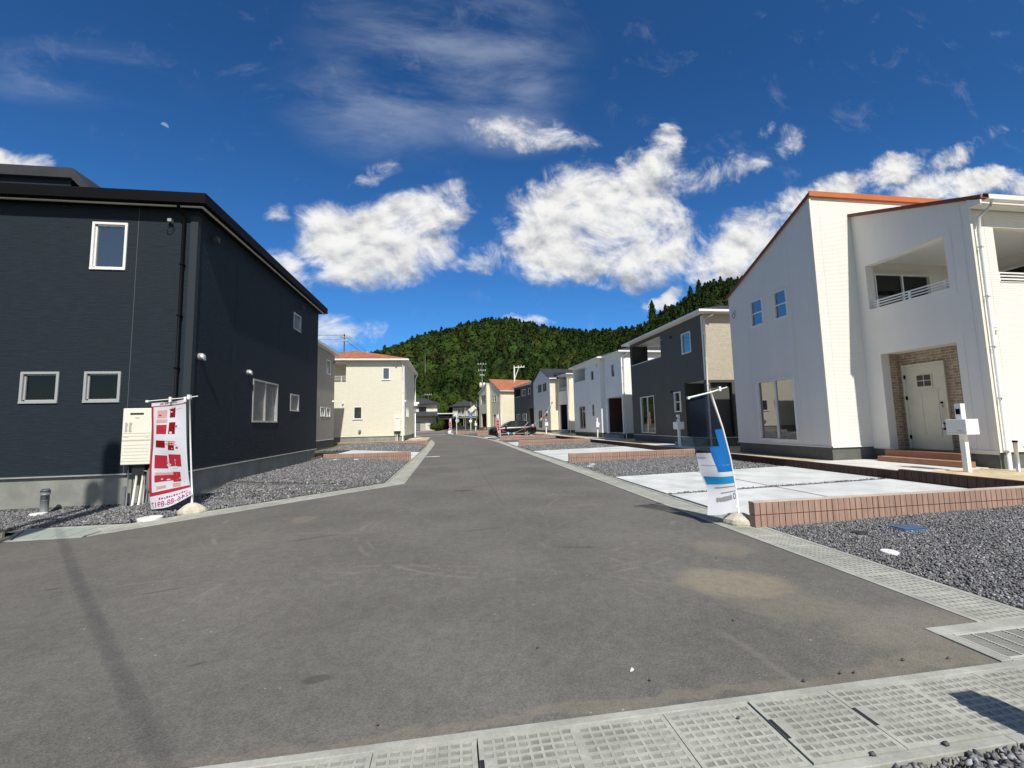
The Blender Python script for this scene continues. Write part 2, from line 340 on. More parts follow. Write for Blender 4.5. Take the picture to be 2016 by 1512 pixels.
def asphalt(t, p, P):
    g = t.node('ShaderNodeNewGeometry').outputs['Position']
    s = t.node('ShaderNodeSeparateXYZ', {0: g}); gx, gy = s.outputs[0], s.outputs[1]
    ag = t.node('ShaderNodeTexVoronoi', {'Vector': g, 'Scale': 110.0}); asp = t.node('ShaderNodeSeparateColor', {0: ag.outputs['Color']})
    fine = t.noise(g, 160.0, 3, .6); med = t.noise(g, 9.0, 5, .65); big = t.noise(g, .55, 5, .6)
    f = t.m('MULTIPLY', t.sm(asp.outputs[0], 0, 1, .84, 1.14), t.sm(fine, .3, .7, .92, 1.08))
    f = t.m('MULTIPLY', f, t.m('MULTIPLY', t.sm(med, .3, .7, .91, 1.09), t.sm(big, .3, .7, .86, 1.12)))
    # pale scuffs along the driving direction
    sc = t.noise(t.map(g, (3.2, .55, 1), (0, 0, 0), (0, 0, .9)), 1.3, 7, .7, .8)
    f = t.m('MULTIPLY', f, t.sm(sc, .60, .76, 1.0, 1.28))
    sp = t.noise(g, 23.0, 2, .5)
    f = t.m('MULTIPLY', f, t.sm(sp, .745, .80, 1.0, 1.5))
    # the fine white grit that is strewn over it
    gr = t.node('ShaderNodeTexVoronoi', {'Vector': g, 'Scale': 7.0}); gs = t.node('ShaderNodeSeparateColor', {0: gr.outputs['Color']})
    grit = t.m('MULTIPLY', t.sm(gr.outputs['Distance'], .04, .075, 1, 0), t.m('GREATER_THAN', gs.outputs[1], .72))
    base = t.node('ShaderNodeVectorMath', {0: (.146, .140, .126), 3: f}, operation='SCALE').outputs[0]
    # drifts of pale sand (own shapes: where water left them)
    sand = None
    wn = t.m('SUBTRACT', t.noise(g, 2.2, 5, .65), .5)
    wn2 = t.m('SUBTRACT', t.noise(t.map(g, (1, 1, 1), (9, 4, 2)), 1.4, 4, .6), .5)
    def blob(u0, v0, a, b, th, k):
        nonlocal sand
        c, s2 = math.cos(th), math.sin(th)
        du = t.m('ADD', t.m('SUBTRACT', gx, u0), t.m('MULTIPLY', wn, .55)); dv = t.m('ADD', t.m('SUBTRACT', gy, v0), t.m('MULTIPLY', wn2, .55))
        p1 = t.m('MULTIPLY_ADD', du, c / a, t.m('MULTIPLY', dv, s2 / a)); q1 = t.m('MULTIPLY_ADD', dv, c / b, t.m('MULTIPLY', du, -s2 / b))
        e = t.sm(t.m('MULTIPLY_ADD', p1, p1, t.m('MULTIPLY', q1, q1)), .25, 1.05, k, 0)
        sand = e if sand is None else t.m('MAXIMUM', sand, e)
    blob(2.72, 3.95, .60, .46, -.3, .72); blob(2.95, 3.35, .7, .40, -.5, .28); blob(3.30, 4.95, .45, .38, -.2, .32)
    blob(3.4, 2.85, .75, .40, .2, .30); blob(-2.6, 8.1, .25, .35, .4, .28); blob(.7, 2.42, 2.6, .06, 0, .30); blob(3.2, 2.46, 1.0, .12, 0, .34); blob(2.5, 8.0, .5, .12, .1, .25)
    sand = t.m('MULTIPLY', sand, t.sm(t.noise(g, 14.0, 5, .7), .25, .7, .45, 1.0))
    col = t.mix(sand, base, (.30, .255, .18))
    col = t.mix(t.m('MULTIPLY', grit, .6), col, (.45, .44, .40))
    # faint swept tyre arcs and long lane wear
    arc = None
    for (u0, v0, rr, ww, a0) in ((1.2, 7.0, 2.6, .05, .30), (1.2, 7.0, 2.45, .03, .25), (.2, 9.0, 4.2, .06, .28), (.2, 9.0, 4.35, .03, .2), (5.5, 6.5, 4.4, .05, .25), (5.5, 6.5, 4.0, .04, .2), (-3.0, 2.0, 5.1, .06, .2), (-2.0, -2.0, 7.3, .05, .2)):
        dd_ = t.node('ShaderNodeVectorMath', {0: t.vec(gx, gy, 0.0), 1: (u0, v0, 0)}, operation='DISTANCE').outputs['Value']
        e = t.m('MULTIPLY', t.sm(t.m('ABSOLUTE', t.m('SUBTRACT', t.m('MULTIPLY_ADD', wn, .12, dd_), rr)), 0.0, ww, a0, 0), t.sm(t.noise(g, 1.1 + rr * .1, 4, .65), .48, .62))
        arc = e if arc is None else t.m('MAXIMUM', arc, e)
    col = t.mix(arc, col, (.30, .28, .235))
    seam = t.sm(t.m('ABSOLUTE', t.m('SUBTRACT', t.m('MULTIPLY_ADD', wn, .015, gx), 1.02)), .004, .016, .35, 0)
    col = t.mix(t.m('MULTIPLY', seam, t.m('GREATER_THAN', gy, 8.2)), col, (.06, .055, .05))
    # dark oil marks
    oil = None
    for (u0, v0, a, b, th) in ((-.86, 3.02, .10, .05, .1), (-1.75, 3.35, .07, .02, .5), (-4.1, 5.2, .07, .03, .3), (-2.9, 4.9, .25, .02, .3), (.45, 6.6, .4, .02, .2), (1.6, 5.4, .3, .03, -.2), (.3, 10.5, .3, .12, 0), (-2.0, 6.7, .4, .03, .35)):
        c, s2 = math.cos(th), math.sin(th)
        du = t.m('ADD', t.m('SUBTRACT', gx, u0), t.m('MULTIPLY', wn, .08)); dv = t.m('ADD', t.m('SUBTRACT', gy, v0), t.m('MULTIPLY', wn2, .08))
        p1 = t.m('MULTIPLY_ADD', du, c / a, t.m('MULTIPLY', dv, s2 / a)); q1 = t.m('MULTIPLY_ADD', dv, c / b, t.m('MULTIPLY', du, -s2 / b))
        e = t.sm(t.m('MULTIPLY_ADD', p1, p1, t.m('MULTIPLY', q1, q1)), .4, 1.2, .5, 0)
        oil = e if oil is None else t.m('MAXIMUM', oil, e)
    col = t.mix(oil, col, (.05, .045, .038))
    t.l.new(col, p.inputs['Base Color'])
    h = t.m('ADD', t.m('MULTIPLY', ag.outputs['Distance'], 1.0), t.m('MULTIPLY', med, .2))
    b = t.node('ShaderNodeBump', {'Height': h, 'Strength': .32, 'Distance': .006}); t.l.new(b.outputs[0], p.inputs['Normal'])
M_ASPH = mat('asphalt', (.15, .14, .13), .88, .2, fn=asphalt)
def groundm(t, p, P):
    g = t.node('ShaderNodeNewGeometry').outputs['Position']; s = t.node('ShaderNodeSeparateXYZ', {0: g})
    n = t.noise(g, .35, 6, .6)
    col = t.mix(t.sm(n, .4, .6), (.09, .10, .05), (.17, .15, .11))
    t.l.new(col, p.inputs['Base Color'])
M_GROUND = mat('bare_ground', (.16, .15, .12), .95, .1, fn=groundm)
def leafm(t, p, P):
    a = t.node('ShaderNodeAttribute', attribute_name='tint')
    t.l.new(a.outputs['Color'], p.inputs['Base Color'])
M_LEAF = mat('foliage', (.05, .09, .02), .9, .03, fn=leafm)
M_BARK = mat('bark', (.09, .065, .045), .9, .1, bump=(12, .6))
M_FOREST = mat('forest_floor', (.03, .045, .015), .95, .1, noise=(.05, .3))

# ------------------------------------------------------------------ mesh helpers
class MB:
    def __init__(s): s.v = []; s.f = []; s.mi = []
    def face(s, pts, mi=0):
        n = len(s.v); s.v += [tuple(p) for p in pts]; s.f.append(tuple(range(n, n + len(pts)))); s.mi.append(mi)
    def box(s, x0, x1, y0, y1, z0, z1, mi=0):
        p = [(x0, y0, z0), (x1, y0, z0), (x1, y1, z0), (x0, y1, z0), (x0, y0, z1), (x1, y0, z1), (x1, y1, z1), (x0, y1, z1)]
        s.hexa(p, mi)
    def hexa(s, p, mi=0):
        n = len(s.v); s.v += [tuple(q) for q in p]
        for f in ((0, 3, 2, 1), (4, 5, 6, 7), (0, 1, 5, 4), (1, 2, 6, 5), (2, 3, 7, 6), (3, 0, 4, 7)):
            s.f.append(tuple(n + i for i in f)); s.mi.append(mi)
    def prism(s, pts, h, mi=0):
        """polygon (list of 3-D points) extruded by vector h"""
        n = len(s.v); k = len(pts); h = Vector(h)
        s.v += [tuple(p) for p in pts] + [tuple(Vector(p) + h) for p in pts]
        s.f.append(tuple(reversed(range(n, n + k)))); s.mi.append(mi)
        s.f.append(tuple(range(n + k, n + 2 * k))); s.mi.append(mi)
        for i in range(k):
            j = (i + 1) % k; s.f.append((n + i, n + j, n + k + j, n + k + i)); s.mi.append(mi)
    def tube(s, pts, r, seg=10, mi=0, cap=True):
        pts = [Vector(p) for p in pts]; rs = r if isinstance(r, (list, tuple)) else [r] * len(pts)
        n0 = len(s.v); up = Vector((0, 0, 1))
        for i, p in enumerate(pts):
            d = (pts[min(i + 1, len(pts) - 1)] - pts[max(i - 1, 0)]).normalized()
            a = d.cross(up if abs(d.z) < .9 else Vector((1, 0, 0))).normalized(); b = d.cross(a)
            for k in range(seg):
                t = 2 * math.pi * k / seg; s.v.append(tuple(p + (a * math.cos(t) + b * math.sin(t)) * rs[i]))
        for i in range(len(pts) - 1):
            for k in range(seg):
                k2 = (k + 1) % seg; s.f.append((n0 + i * seg + k, n0 + i * seg + k2, n0 + (i + 1) * seg + k2, n0 + (i + 1) * seg + k)); s.mi.append(mi)
        if cap:
            s.f.append(tuple(n0 + k for k in range(seg))); s.mi.append(mi)
            e = n0 + (len(pts) - 1) * seg; s.f.append(tuple(e + k for k in reversed(range(seg)))); s.mi.append(mi)
    def lathe(s, prof, c=(0, 0, 0), seg=16, mi=0):
        n0 = len(s.v)
        for (r, z) in prof:
            for k in range(seg):
                t = 2 * math.pi * k / seg; s.v.append((c[0] + r * math.cos(t), c[1] + r * math.sin(t), c[2] + z))
        for i in range(len(prof) - 1):
            for k in range(seg):
                k2 = (k + 1) % seg; s.f.append((n0 + i * seg + k, n0 + i * seg + k2, n0 + (i + 1) * seg + k2, n0 + (i + 1) * seg + k)); s.mi.append(mi)
        s.f.append(tuple(n0 + k for k in reversed(range(seg)))); s.mi.append(mi)
        e = n0 + (len(prof) - 1) * seg; s.f.append(tuple(e + k for k in range(seg))); s.mi.append(mi)
    def build(s, name, mats, parent=None, smooth=False, bevel=0.0, loc=None):
        me = bpy.data.meshes.new(name); me.from_pydata(s.v, [], s.f); me.update()
        for mm in (mats if isinstance(mats, (list, tuple)) else [mats]): me.materials.append(mm)
        if any(s.mi): me.polygons.foreach_set('material_index', s.mi)
        if smooth: me.polygons.foreach_set('use_smooth', [True] * len(s.f))
        o = bpy.data.objects.new(name, me); COL.objects.link(o)
        if parent: o.parent = parent
        if loc: o.location = loc
        if bevel:
            b = o.modifiers.new('bevel', 'BEVEL'); b.width = bevel; b.segments = 2; b.limit_method = 'ANGLE'
        return o
def thing(name, label, cat, loc=(0, 0, 0), th=0.0, group=None):
    o = bpy.data.objects.new(name, None); COL.objects.link(o); o.empty_display_size = .2
    o.location = loc; o.rotation_euler = (0, 0, R(th)); o['label'] = label; o['category'] = cat
    if group: o['group'] = group
    return o
def tag(o, label, cat, group=None, kind=None):
    o['label'] = label; o['category'] = cat
    if group: o['group'] = group
    if kind: o['kind'] = kind
    return o
def struct(o, label=None, kind='structure'):
    o['kind'] = kind
    if label: o['label'] = label
    return o
def copy_thing(o, loc, rz, label):
    c = o.copy(); COL.objects.link(c); c.location = loc; c.rotation_euler = (0, 0, rz); c['label'] = label
    for ch in list(o.children):
        d = ch.copy(); COL.objects.link(d); d.parent = c
        for g in list(ch.children):
            e = g.copy(); COL.objects.link(e); e.parent = d
    return c
def npmesh(name, verts, faces, mats, tint=None, parent=None, smooth=False):
    """verts (N,3), faces (M,k) numpy"""
    me = bpy.data.meshes.new(name); N, (Mf, k) = len(verts), faces.shape
    me.vertices.add(N); me.vertices.foreach_set('co', verts.astype(np.float32).ravel())
    me.loops.add(Mf * k); me.loops.foreach_set('vertex_index', faces.astype(np.int32).ravel())
    me.polygons.add(Mf); me.polygons.foreach_set('loop_start', np.arange(0, Mf * k, k, dtype=np.int32))
    me.update(calc_edges=True)
    if tint is not None:
        a = me.attributes.new('tint', 'FLOAT_COLOR', 'POINT')
        a.data.foreach_set('color', np.concatenate([tint, np.ones((N, 1))], 1).astype(np.float32).ravel())
    me.materials.append(mats)
    if smooth: me.polygons.foreach_set('use_smooth', np.ones(Mf, dtype=bool))
    o = bpy.data.objects.new(name, me); COL.objects.link(o)
    if parent: o.parent = parent
    return o

# ------------------------------------------------------------------ terrain
def cx(y):                    # sideways shift of the street as it bends left
    d = max(0.0, y - 34.0); d2 = min(d, 26.0)
    return -(d2 * d2) * .0066 - max(0.0, d - 26.0) * .343
def zr(y):                    # gentle rise of the street
    t = min(max((y - 30.0) / 42.0, 0.0), 1.0); return .46 * (t * t * (3 - 2 * t)) * .55 + .46 * t * .45
def cham(y):                  # left road edge (chamfered corner, then along the street)
    if y < 7.6: return -60.0
    if y < 12.25: return -5.68 + (y - 7.6) * (4.40 / 4.65)
    return -1.28 + cx(y)
def G(x, y):                  # finished ground level
    z = zr(y); xr = 4.55 + cx(y)
    if x > xr: 
        u = x - xr; z += min(.018 * u, .12)
        if x > 10.15 + cx(y) and y > 6: z += .16
    elif y > 7.6:
        if y < 12.25:
            d = (cham(y) - .6 - x) * .69
        else: d = cham(y) - .55 - x
        if d > 0:
            f = min(max((x + 7.1) / 1.3, 0), 1) if y < 11.5 else 1.0
            z += min(.0625 * d, .25) * f
            if y > 35.2 and d > .1: z += .12
    return z
def sheet(name, xs_fn, ys, nx, zoff, mat_, label=None, kind='structure', zfn=None, parent=None):
    v = []; f = []; nx1 = nx + 1
    for j, y in enumerate(ys):
        x0, x1 = xs_fn(y)
        for i in range(nx1):
            x = x0 + (x1 - x0) * i / nx; v.append((x, y, (zfn or G)(x, y) + zoff))
    for j in range(len(ys) - 1):
        for i in range(nx): a = j * nx1 + i; f.append((a, a + 1, a + nx1 + 1, a + nx1))
    me = bpy.data.meshes.new(name); me.from_pydata(v, [], f); me.update(); me.materials.append(mat_)
    o = bpy.data.objects.new(name, me); COL.objects.link(o)
    if parent: o.parent = parent
    struct(o, label, kind); return o
def rng(a, b, n): return [a + (b - a) * i / n for i in range(n + 1)]
# ground sheet out to the horizon, a little below everything laid on it
gy = rng(-900, -30, 6)[:-1] + rng(-30, 0, 6)[:-1] + rng(0, 100, 130)[:-1] + rng(100, 1600, 16)
gx_ = rng(-1500, -40, 8)[:-1] + rng(-40, 40, 110)[:-1] + rng(40, 1500, 8)
v = []; f = []
for y in gy:
    for x in gx_: v.append((x, y, (min(G(x, y), G(x, y + .8), G(x - .7, y), G(x + .7, y)) if -1 < y < 99 and abs(x) < 40 else zr(y)) - .07))
n1_ = len(gx_)
for j in range(len(gy) - 1):
    for i in range(n1_ - 1): a = j * n1_ + i; f.append((a, a + 1, a + n1_ + 1, a + n1_))
me = bpy.data.meshes.new('ground'); me.from_pydata(v, [], f); me.update(); me.materials.append(M_GROUND)
o = bpy.data.objects.new('ground', me); COL.objects.link(o); struct(o, 'bare earth ground under and around the housing estate')

# road with its chamfered corner, and the streets it joins
ys = [2.37, 3, 4, 5, 6, 7, 7.598] 
sheet('cross_street', lambda y: (-60, 3.98 if y > 2.72 else 3.48), [2.37, 2.55, 2.72], 60, 0.0, M_ASPH, 'grey asphalt of the side street crossing in the foreground', zfn=lambda x, y: 0.0)
sheet('road', lambda y: (-60 if y < 7.6 else cham(y), (3.48 if y < 2.7 else 3.98) + cx(y)), [2.72, 3.4, 4.1, 5, 6, 7, 7.5999], 60, 0.0, M_ASPH, 'sand-stained asphalt where the street meets the side street', zfn=lambda x, y: 0.0)
sheet('street', lambda y: (cham(y), 3.98 + cx(y)), [7.6, 9, 10.5, 12.25] + rng(13, 58, 60), 4, 0.0, M_ASPH, 'grey asphalt street running between the houses and bending left', zfn=lambda x, y: zr(y))
sheet('far_street', lambda y: (-40, 40), rng(56.5, 86, 20), 12, 0.012, M_ASPH, 'asphalt of the through street at the far end', zfn=lambda x, y: zr(y) + (.0 if y > 58.2 else -.03))

# driveway slabs and terraces and gravel beds ------------------------------------------------
SL = []
def slab(name, x0, x1, y0, y1, label, z=.03, shift=True):
    # real slab: top follows the lot, 8 cm thick
    mb = MB(); n = 4
    P = []
    for (a, b) in ((x0, y0), (x1, y0), (x1, y1), (x0, y1)):
        s = cx(b) if shift else 0
        P.append((a + s, b, G(a + s, b) + z))
    mb.prism([(p[0], p[1], p[2] - .09) for p in P], (0, 0, .09))
    o = mb.build(name, M_SLAB, bevel=.008); struct(o, label); return o
slab('driveway', 4.6, 7.06, 5.86, 8.50, 'white concrete driveway slab beside the brick edging wall'); slab('driveway', 7.12, 10.0, 5.86, 8.50, 'white concrete driveway slab beside the wall, house side')
slab('driveway', 4.6, 7.06, 8.68, 11.55, 'white concrete driveway slab beyond the gravel joint'); slab('driveway', 7.12, 10.0, 8.68, 11.55, 'white concrete driveway slab beyond the gravel joint, house side')
mb = MB(); 
for (a, b) in ((5.86, 8.5), (8.68, 11.55)): mb.hexa([(7.062, a, .02), (7.118, a, .02), (7.118, b, .02), (7.062, b, .02), (7.062, a, .075), (7.118, a, .075), (7.118, b, .075), (7.062, b, .075)])
o = mb.build('driveway_joint', mat('brown_joint_strip', (.28, .20, .17), .9, .1)); struct(o, 'brown expansion joint strips between the driveway slabs')
for (a, b, q) in ((16.55, 19.4, 'grey house'), (19.5, 23.6, 'grey house, far half'), (29.75, 34.6, 'white house'), (39.3, 46.5, 'gabled house')):
    slab('driveway', 4.6, 10.0, a, b, 'white concrete driveway slab in front of the ' + q)
mb = MB(); slab('driveway', -5.7, -1.85, 20.65, 26.0, 'white concrete driveway slab behind the left edging wall')
# gravel bed sheets (the stones on top are separate)
def xr_(y): return 4.552 + cx(y)
beds = [('right', lambda y: (xr_(y), 40), rng(2.83, 5.70, 5)), ('mid', lambda y: (xr_(y), 10.08 + cx(y)), rng(5.72, 60, 70)),
        ('left', lambda y: (-5.85, cham(y) - .58), rng(12.25, 60, 60))]
sheet('gravel_bed', beds[0][1], beds[0][2], 16, -.012, M_GBED, 'dark gravel ground right of the drain'); sheet('gravel_bed', beds[1][1], beds[1][2], 8, -.012, M_GBED, 'gravel ground of the front plots on the right')
sheet('gravel_bed', beds[2][1], beds[2][2], 6, -.012, M_GBED, 'gravel ground of the front plots on the left')
sheet('gravel_bed', lambda y: (-30 if y < 10.4 else -5.9, cham(y) - .8 if y > 8.7 else -5.9), rng(8.34, 10.39, 6) + rng(10.41, 12.25, 4), 14, -.012, M_GBED, 'gravel ground in front of the dark house')
# terraces round the right houses
mb = MB()
for (a, b) in ((4.0, 16.3),): mb.hexa([(10.12, a, .2), (40, a, .2), (40, b, .2), (10.12, b, .2), (10.12, a, .30), (40, a, .30), (40, b, .30), (10.12, b, .30)])
ys_ = rng(16.32, 62, 24)
for a, b in zip(ys_[:-1], ys_[1:]):
    mb.hexa([(10.12 + cx(a), a, .1), (40, a, .1), (40, b, .1), (10.12 + cx(b), b, .1), (10.12 + cx(a), a, .30 + zr(a)), (40, a, .30 + zr(a)), (40, b, .30 + zr(b)), (10.12 + cx(b), b, .30 + zr(b))])
o = mb.build('house_terrace', M_SAND); struct(o, 'raised yellow soil ground around the houses on the right')
mb = MB(); mb.box(10.13, 12.35, 8.2, 10.85, .1, .318); o = mb.build('path', M_TRACE, bevel=.006); struct(o, 'pale concrete path in front of the porch steps')
for i, (y0, y1) in enumerate(((17.4, 21.5), (28.6, 32.3), (41.0, 45.8))):
    mb = MB(); s = cx(y0); mb.box(10.13 + s, 12.2 + s, y0, y1, .1, .318 + zr(y0) + .02); o = mb.build('path', M_TRACE, bevel=.006)
    struct(o, 'pale concrete path before the ' + ('grey house', 'white house', 'gabled house')[i])

# ------------------------------------------------------------------ block walls and kerbs
M_MORT = mat('dark_mortar', (.14, .085, .065), .9, .1)
def block_wall(x0, y0, x1, y1, ztop, rows, label, mats=(M_BLK, M_MORT), t=.12, bw=.10, zb=None, group='terracotta edging walls between the plots', follow=False, capm=True):
    """ribbed split-face blocks: each rib is modelled, rows separated by a joint"""
    L = math.hypot(x1 - x0, y1 - y0); th = math.degrees(math.atan2(y1 - y0, x1 - x0))
    T = thing('block_wall', label, 'wall', (x0, y0, 0), th, group)
    mb = MB(); n = max(1, int(round(L / bw))); w_ = L / n; rh = .19
    for r_ in range(rows):
        zt = ztop - r_ * rh; zbm = zt - rh + .012
        if r_ == rows - 1 and zb is not None: zbm = zb
        for i in range(n):
            g = .009 if i % 4 else .015
            mb.box(i * w_ + g / 2, (i + 1) * w_ - g / 2, 0, t, zbm, zt - (.0 if r_ else .012))
    mb.build('wall_blocks', mats[0], T)
    if rows > 1: k_ = MB(); k_.box(.003, L - .003, .003, t - .003, ztop - .010, ztop + .003); k_.build('sunlit_wall_cap', M_BTOP, T)  # pale cap strip, sunlight on the block tops put into its colour
    c = MB(); c.box(.014, L - .014, .014, t - .014, (zb if zb is not None else ztop - rows * rh), ztop - .004); c.build('mortar_core', mats[1], T)
    return T
block_wall(4.38, 5.72, 12.4, 5.72, .365, 2, 'long two-course terracotta block wall nearest the camera on the right', zb=-.05)
block_wall(4.62, 16.3, 10.0, 16.3, .37, 2, 'two-course terracotta block wall between white driveway and gravel, second on the right', zb=-.05)
block_wall(4.75, 29.5, 10.0, 29.5, .40, 2, 'third terracotta block wall on the right, before the white house', zb=-.05, bw=.2)
block_wall(4.52, 39.0, 9.9, 39.0, .46, 2, 'terracotta block wall just in front of the black car', zb=.02, bw=.2)
block_wall(3.15, 49.9, 8.2, 50.6, .56, 2, 'short terracotta block wall behind the nose of the black car', zb=.1, bw=.2)
block_wall(.75, 58.6, 7.4, 60.4, .68, 2, 'farthest terracotta block wall, below the cream house with terracotta roof', zb=.2, bw=.2)
block_wall(-5.74, 20.42, -1.84, 20.42, .40, 2, 'terracotta block wall left of the street, beside the dark house gravel', zb=-.05)
block_wall(-5.80, 19.05, -5.80, 20.42, .36, 1, 'short shaded block wall end against the dark house corner', zb=.1)
block_wall(-9.4, 35.2, -1.84, 35.2, .42, 2, 'terracotta block wall in front of the cream hipped house', zb=-.05, bw=.2)
block_wall(-1.84, 35.33, -2.6, 44.0, .42, 2, 'terracotta block wall running back beside the far left street edge', zb=-.05, bw=.2)
KG = 'brown block kerbs in front of the houses'
block_wall(10.12, 5.85, 10.12, 8.3, .37, 1, 'dark brown block kerb below the yellow soil near the letterbox', (M_BLKD, M_BLKD), bw=.145, zb=.06, group=KG)
block_wall(10.12, 8.31, 10.12, 16.2, .33, 1, 'dark brown block kerb in front of the large white house', (M_BLKD, M_BLKD), bw=.145, zb=.06, group=KG)
block_wall(10.12, 16.45, 10.12, 29.4, .345, 1, 'dark brown block kerb in front of the dark grey house', (M_BLKD, M_BLKD), bw=.2, zb=.06, group=KG)
block_wall(10.12, 29.65, 9.94, 38.9, .37, 1, 'dark brown block kerb in front of the bright white house', (M_BLKD, M_BLKD), bw=.2, zb=.06, group=KG)

# ------------------------------------------------------------------ drains
def lid_mesh(n=8, mrow=9, L=.502, Wd=.44, dark_slot=False):
    mb = MB(); mg = .018; a = .003; d = .0035
    x0, y0 = -L / 2, -Wd / 2; cwx = (L - 2 * mg) / n; cwy = (Wd - 2 * mg) / mrow; T = .0
    mb.box(x0, x0 + L, y0, y0 + Wd, -.08, -.0055)
    # rim
    for (p, q, r_, s_) in ((x0, x0 + L, y0, y0 + mg), (x0, x0 + L, y0 + Wd - mg, y0 + Wd), (x0, x0 + mg, y0 + mg, y0 + Wd - mg), (x0 + L - mg, x0 + L, y0 + mg, y0 + Wd - mg)):
        mb.box(p, q, r_, s_, -.0055, 0)
    for i in range(n):
        for j in range(mrow):
            ax, ay = x0 + mg + i * cwx, y0 + mg + j * cwy; bx, by = ax + cwx, ay + cwy
            if dark_slot and i == 0 and 3 <= j <= 5:
                mb.box(ax, bx, ay, by, -.0055, 0); continue
            gx = cwx * .13; gy_ = cwy * .15
            o_ = [(ax, ay), (bx, ay), (bx, by), (ax, by)]; i1 = [(ax + gx, ay + gy_), (bx - gx, ay + gy_), (bx - gx, by - gy_), (ax + gx, by - gy_)]
            i2 = [(ax + gx + a, ay + gy_ + a), (bx - gx - a, ay + gy_ + a), (bx - gx - a, by - gy_ - a), (ax + gx + a, by - gy_ - a)]
            for k in range(4):
                k2 = (k + 1) % 4
                mb.face([(*o_[k], 0), (*o_[k2], 0), (*i1[k2], 0), (*i1[k], 0)])
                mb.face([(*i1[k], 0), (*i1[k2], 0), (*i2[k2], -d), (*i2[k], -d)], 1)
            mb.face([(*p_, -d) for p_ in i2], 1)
    if dark_slot: mb.box(x0 + .0005, x0 + .022, -.068, .068, -.02, .0007, 2)  # uncut slot: dark box on the lid paints the shade inside it
    me = bpy.data.meshes.new('drain_cover'); me.from_pydata(mb.v, [], mb.f); me.update()
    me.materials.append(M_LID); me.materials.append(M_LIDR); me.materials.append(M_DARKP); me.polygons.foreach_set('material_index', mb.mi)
    return me
LID = lid_mesh(); LIDN = lid_mesh(dark_slot=True); LIDF = lid_mesh(8, 7)
def lid(me, x, y, z, rz, label, group):
    o = bpy.data.objects.new('drain_cover', me); COL.objects.link(o); o.location = (x, y, z); o.rotation_euler = (0, 0, rz)
    tag(o, label, 'drain cover', group); return o
for i in range(14):
    x = -3.18 + i * .507
    nt = i in (7, 10, 11)
    z = .010 if i in (6, 7, 10, 11) else .004
    lb = {6: 'raised concrete drain cover left of the wedge-shaped gap, bottom edge', 7: 'raised concrete drain cover right of the wedge-shaped gap, bottom edge', 10: 'raised concrete drain cover with the longest lifting slot on its left',
          11: 'raised concrete drain cover with a lifting slot, next to the post shadow'}.get(i, ['first', 'second', 'third', 'fourth', 'fifth', 'sixth', '', '', 'flush', 'flush', '', '', 'second to last', 'last'][i] + {8: ' waffle-patterned drain cover, directly right of the wedge-shaped gap pair', 9: ' waffle-patterned drain cover, directly left of the long lifting slot'}.get(i, ' waffle-patterned drain cover from the left in the foreground gutter'))
    o = lid(LIDN if nt else LID, x + (.004 if nt else 0), 2.095, z, R(random.uniform(-.3, .3)), lb, 'drain covers of the foreground gutter')
for i in range(62):
    y = 3.07 + i * .5; 
    lid(LIDF, 4.265, y, .006 + zr(y), R(90), 'ribbed concrete drain cover in the gutter along the right road edge', 'drain covers along the right road edge')
for i in range(46):
    y = 34.1 + i * .5; s = cx(y); sl_ = math.atan2(cx(y + .25) - cx(y - .25), .5)
    lid(LIDF, 4.265 + s, y, .006 + zr(y), R(90) - sl_, 'ribbed concrete drain cover in the bending far part of the right gutter', 'drain covers along the far right road bend')
chd = Vector((4.40, 4.65)).normalized(); chn = Vector((-chd.y, chd.x))
for i in range(12):
    p = Vector((-5.68, 7.6)) + chd * (.55 + i * .5) + chn * .285
    lid(LIDF, p.x, p.y, .006, math.atan2(chd.y, chd.x), 'concrete drain cover along the slanting left road corner', 'drain covers along the slanting left corner')
for i in range(92):
    y = 12.75 + i * .5; s = cx(y)
    lid(LIDF, -1.565 + s, y, .006 + zr(y), R(90) - math.atan2(cx(y + .25) - cx(y - .25), .5), 'concrete drain cover along the left road edge before the cream house', 'drain covers along the left road edge')
for i in range(10):
    lid(LIDF, -7.6 - i * .507, 8.02, .006, 0, 'concrete drain cover at the left picture edge below the dark house', 'drain covers below the dark house')
# channel walls: kerb strips each side of the covers
mb = MB()
def strip(p, q, w0, z0, z1):
    p = Vector(p); q = Vector(q); d = (q - p).normalized(); nn = Vector((-d.y, d.x)) * w0
    mb.hexa([(p.x, p.y, -.1), (q.x, q.y, -.1), (q.x + nn.x, q.y + nn.y, -.1), (p.x + nn.x, p.y + nn.y, -.1), (p.x, p.y, z0), (q.x, q.y, z1), (q.x + nn.x, q.y + nn.y, z1), (p.x + nn.x, p.y + nn.y, z0)])
strip((-3.6, 2.318), (4.4, 2.318), .052, .006, .006); strip((-3.6, 1.82), (2.70, 1.82), .052, .006, .006); strip((2.705, 1.82), (4.4, 1.82), .052, .004, .004)
for x0, off, ww in ((3.978, 0, .06), (4.492, 0, .06)):
    ys_ = rng(2.83, 34, 1) + rng(35, 58, 23)
    for a, b in zip(ys_[:-1], ys_[1:]): strip((x0 + ww + cx(a), a), (x0 + ww + cx(b), b), ww, .008 + zr(a), .008 + zr(b))
for x0 in (-1.335, -1.855):
    ys_ = [12.3, 34] + rng(35, 58, 23)
    for a, b in zip(ys_[:-1], ys_[1:]): strip((x0 + .055 + cx(a), a), (x0 + .055 + cx(b), b), .055, .008 + zr(a), .008 + zr(b))
a0 = Vector((-5.68, 7.6)) + chd * .28; a1 = Vector((-1.28, 12.25))
strip(a0, a1, .05, .008, .008); strip(a0 + chn * .52, a1 + chn * .52 - chd * .0, .06, .008, .008)
strip((-30, 7.74), (-7.2, 7.74), .05, .008, .008); strip((-30, 8.25), (-7.3, 8.25), .05, .008, .008)
mb.box(-1.9, -1.29, 12.27, 12.5, -.1, .004)
